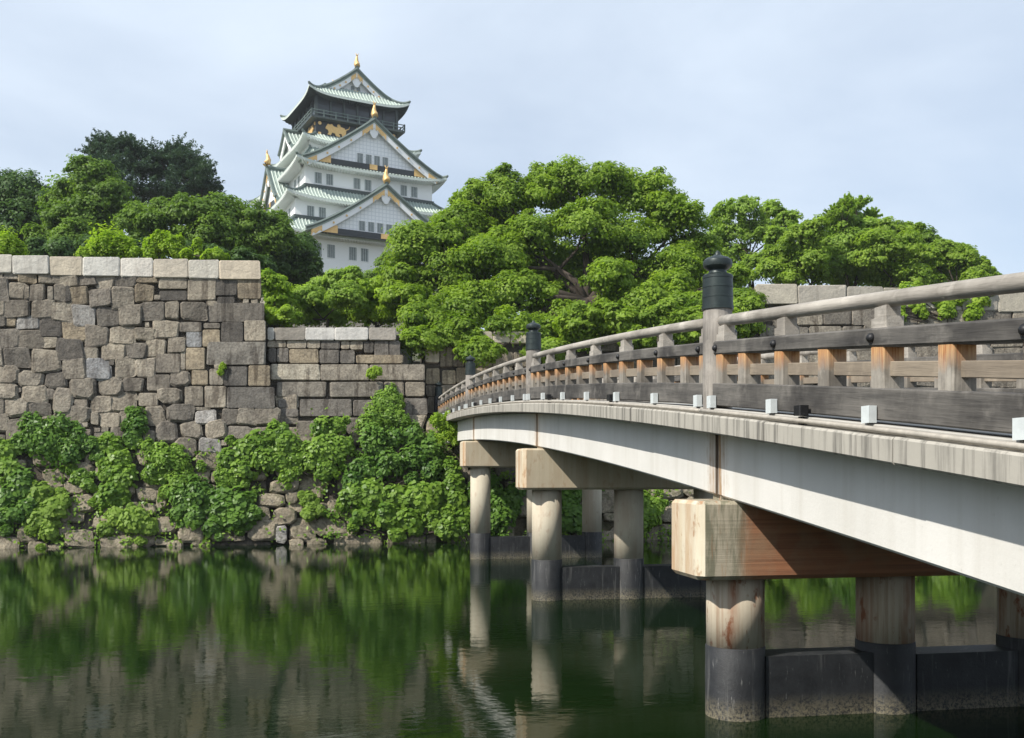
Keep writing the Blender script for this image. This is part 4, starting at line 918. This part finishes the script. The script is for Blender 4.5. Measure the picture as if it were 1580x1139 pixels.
SH = [
 ('ivy', 'widest dark bush spreading over the tall wall near the left edge', [(50,660,26),(85,668,28),(118,680,26),(70,690,28),(105,702,24),(35,685,22),(140,690,18)], 'ivy_dark', (.24,.12)),
 ('ivy', 'small leafy clump at the far left edge beside the widest dark bush', [(5,700,22),(12,725,20),(-15,715,22)], 'ivy', (.24,.14)),
 ('shrub', 'lone rounded shrub rooted high between the stones of the tall wall', [(208,645,18),(212,662,18),(203,670,14)], 'ivy_dark', (.20,.12)),
 ('ivy', 'hanging leafy strand right of the widest dark bush', [(170,690,20),(180,715,24),(188,740,22),(165,735,18)], 'ivy', (.24,.17)),
 ('shrub', 'bright feathery shrub below the lone rounded shrub', [(245,705,24),(262,720,26),(240,735,22),(275,745,22),(228,692,14),(290,735,16)], 'ivy', (.22,.10)),
 ('ivy', 'glossy ivy patch low at the far left edge above the water', [(10,770,24),(30,750,22),(15,795,20),(40,785,18)], 'ivy_dark', (.26,.20)),
 ('ivy', 'bright ivy trailing almost down to the water at the left', [(65,765,22),(80,790,24),(60,805,22),(75,822,18),(95,775,16)], 'airy', (.25,.19)),
 ('ivy', 'small ivy tuft between the trailing ivy and the hanging strand', [(120,738,16),(135,748,14),(110,725,12)], 'ivy', (.22,.16)),
 ('ivy', 'ivy tuft in the middle of the slope below the hanging strand', [(170,768,18),(185,762,16),(155,775,12)], 'ivy', (.23,.17)),
 ('ivy', 'bright low mat of leaves just above the waterline boulders', [(180,800,18),(205,808,20),(228,815,16),(160,818,14),(215,795,14)], 'airy', (.22,.16)),
 ('shrub', 'dark shrub mound between the feathery shrub and the big-leaved ivy', [(285,775,22),(305,765,24),(300,795,22),(275,795,14),(325,775,18)], 'ivy_dark', (.23,.14)),
 ('ivy', 'big-leaved glossy ivy mound hanging over the waterline boulders', [(345,790,24),(370,780,24),(360,808,20),(388,795,18),(330,812,14),(350,770,20)], 'ivy_dark', (.32,.25)),
 ('ivy', 'leafy mass climbing below the corner of the tall wall', [(355,715,20),(375,700,24),(395,685,22),(345,735,18),(375,728,20),(410,715,22)], 'ivy', (.25,.17)),
 ('ivy', 'leafy mass climbing at the foot of the low wall beside the corner', [(425,670,22),(440,690,24),(430,715,20),(455,705,20),(445,735,14)], 'ivy', (.26,.18)),
 ('shrub', 'upright shrub with pale shoots in front of the long blocks', [(500,670,22),(520,660,18),(490,695,24),(515,700,22),(478,715,22),(505,725,20),(528,690,16)], 'ivy', (.24,.14)),
 ('ivy', 'little yellow-green tuft among bare stones above the water', [(477,770,10),(480,785,12),(476,798,10),(492,790,8)], 'airy', (.20,.14)),
 ('shrub', 'feathery green shrub leaning on the long blocks near the bridge', [(590,620,20),(605,612,18),(578,640,20),(600,640,22),(565,655,18),(620,650,18)], 'ivy', (.22,.09)),
 ('shrub', 'broad shrub below the feathery shrub near the bridge', [(575,690,22),(610,680,26),(640,670,22),(560,725,24),(600,720,28),(640,710,26),(665,690,22),(665,730,22),(545,745,18)], 'ivy_dark', (.25,.13)),
 ('ivy', 'large bright ivy curtain covering the wall left of the far pier', [(545,770,22),(575,765,26),(610,770,28),(645,775,28),(560,795,22),(595,800,24),(630,808,22),(665,800,22),(675,765,22)], 'ivy', (.30,.24)),
 ('ivy', 'ivy column reaching down into the water beside the far pier', [(700,750,20),(705,775,22),(690,800,22),(695,822,18),(715,800,20),(700,728,18)], 'ivy', (.28,.21)),
 ('ivy', 'dark ivy filling the gap behind the far pier column', [(755,760,24),(775,785,26),(765,808,20),(790,770,20),(740,790,20)], 'ivy_dark', (.28,.21)),
 ('ivy', 'ivy behind the middle pier between its two front columns', [(870,775,22),(880,800,20),(860,810,18),(885,765,18)], 'ivy_dark', (.28,.20)),
 ('ivy', 'green ivy right of the second column of the middle pier', [(993,775,18),(1000,795,18),(990,810,16),(1010,780,14)], 'ivy', (.28,.20)),
 ('tuft', 'tiny green tuft growing from a joint of the low wall', [(575,577,7),(582,574,6)], 'bright', (.16,.10)),
 ('tuft', 'tiny tuft in the joint under the long corner stone', [(344,566,5),(340,574,4)], 'bright', (.14,.09)),
 ('ivy', 'ivy curtain on the right-hand wall, seen only as a green reflection between the near columns', [(1150,760,30),(1190,740,32),(1230,770,34),(1200,800,28),(1260,740,30),(1165,800,26)], 'ivy', (.30,.22)),
 ('ivy', 'dark ivy on the right-hand wall behind the near pier cap', [(1300,770,34),(1330,740,32),(1290,800,28),(1350,790,30)], 'ivy_dark', (.30,.22)),
 ('ivy', 'ivy on the right-hand wall mirrored beside the third near column', [(1420,750,34),(1460,770,34),(1440,800,28),(1400,790,26),(1480,740,30)], 'ivy', (.30,.22)),
 ('ivy', 'flat ivy draped over the coping of the right-hand wall', [(1400,452,16),(1440,456,18),(1480,458,18),(1515,462,16),(1420,475,16),(1460,482,18),(1500,485,16),(1390,490,12)], 'bright', (.22,.16)),
]
for nm, lab, lb, mt_, lf in SH:
    make_shrub({'ivy': 'ivy', 'shrub': 'shrub', 'tuft': 'grass_tuft'}[nm], lab, lb, None, mt_, lf, cat={'ivy': 'ivy', 'shrub': 'shrub', 'tuft': 'plant'}[nm], group=WG)
make_shrub('shrub', 'bright yellow-green drooping clump at the bridge end above the far pier', [(678,652,14),(695,655,16),(708,662,13),(690,672,13),(702,680,9)], 46.0, 'bright', (.22,.06), 10, 110, cat='shrub', up=.6)
# tops of the walls
for lab, lb, mt_, d_ in (
  ('bright bush with upright shoots on top of the tall wall, left of the spiky bush', [(150,388,14),(170,382,16),(190,384,15),(205,390,10),(130,392,9)], 'bright', 54),
  ('spiky bright bush on top of the tall wall below the layered tree', [(238,380,11),(245,368,8),(258,378,13),(270,386,11),(232,390,10),(278,372,5)], 'bright', 54),
  ('bright bush on the tall wall at the far left edge', [(8,380,14),(24,384,11),(-12,380,14)], 'bright', 54),
  ('thin upright sapling on top of the tall wall', [(305,372,4),(305,382,5),(306,392,5)], 'bright', 53.5),
  ('low bright creeper spilling over the tall wall coping near its corner', [(322,395,7),(335,393,8),(345,397,6),(288,394,6)], 'bright', 52.6)):
    make_shrub('shrub', lab, lb, d_, mt_, (.20, .10), 12, 130, .6, 1.0, 'shrub', .5, False, group='bushes on top of the tall wall')

# thin creepers and weeds over the lower half of the wall, too fine and too many to count
cs, ns, ts = [], [], []
for k in range(480):
    x = rnd.uniform(-80, 1100); y = rnd.uniform(650, 842)
    if rnd.random() > .25+.55*(y-650)/190*(.6+.4*math.sin(x*.05)): continue
    if x < 430 and y < 690: continue
    p = np.array(on_wall(x, y, -.08)); m = int(rng.integers(10, 60)); r_ = rng.uniform(.12, .5)
    off = rng.normal(size=(m, 3))*np.array([r_, .10, r_*rng.uniform(.5, 1.3)])
    cs.append(p+off); ns.append(np.array([-.15, -.7, .5])+rng.normal(size=(m, 3))*.5); ts.append(np.clip(rng.normal(.5, .25, m)+rng.normal(0, .25), 0, 1))
g_ = link('ground_cover', leaf_mesh('ground_cover', np.concatenate(cs), np.concatenate(ns), .20, .12, np.concatenate(ts), L['ivy'], True))
tag(g_, 'thin creepers and weeds scattered over the stones above the waterline', 'weeds', kind='stuff')

# thin summer haze: one closed box of even air round the whole place
hz = MB(); hz.box(-960, 960, -80, 1560, -4, 79)
hz = hz.obj('haze', None); tag(hz, 'thin pale summer haze in the air over the moat and castle', 'haze', kind='stuff')
hm = bpy.data.materials.new('haze'); hm.use_nodes = True; ht = hm.node_tree; ht.nodes.clear()
ho = ht.nodes.new('ShaderNodeOutputMaterial'); pv = ht.nodes.new('ShaderNodeVolumePrincipled')
pv.inputs['Color'].default_value = (.92, .96, 1, 1); pv.inputs['Density'].default_value = .00022; pv.inputs['Anisotropy'].default_value = .2
ht.links.new(pv.outputs[0], ho.inputs['Volume']); hz.data.materials.append(hm)
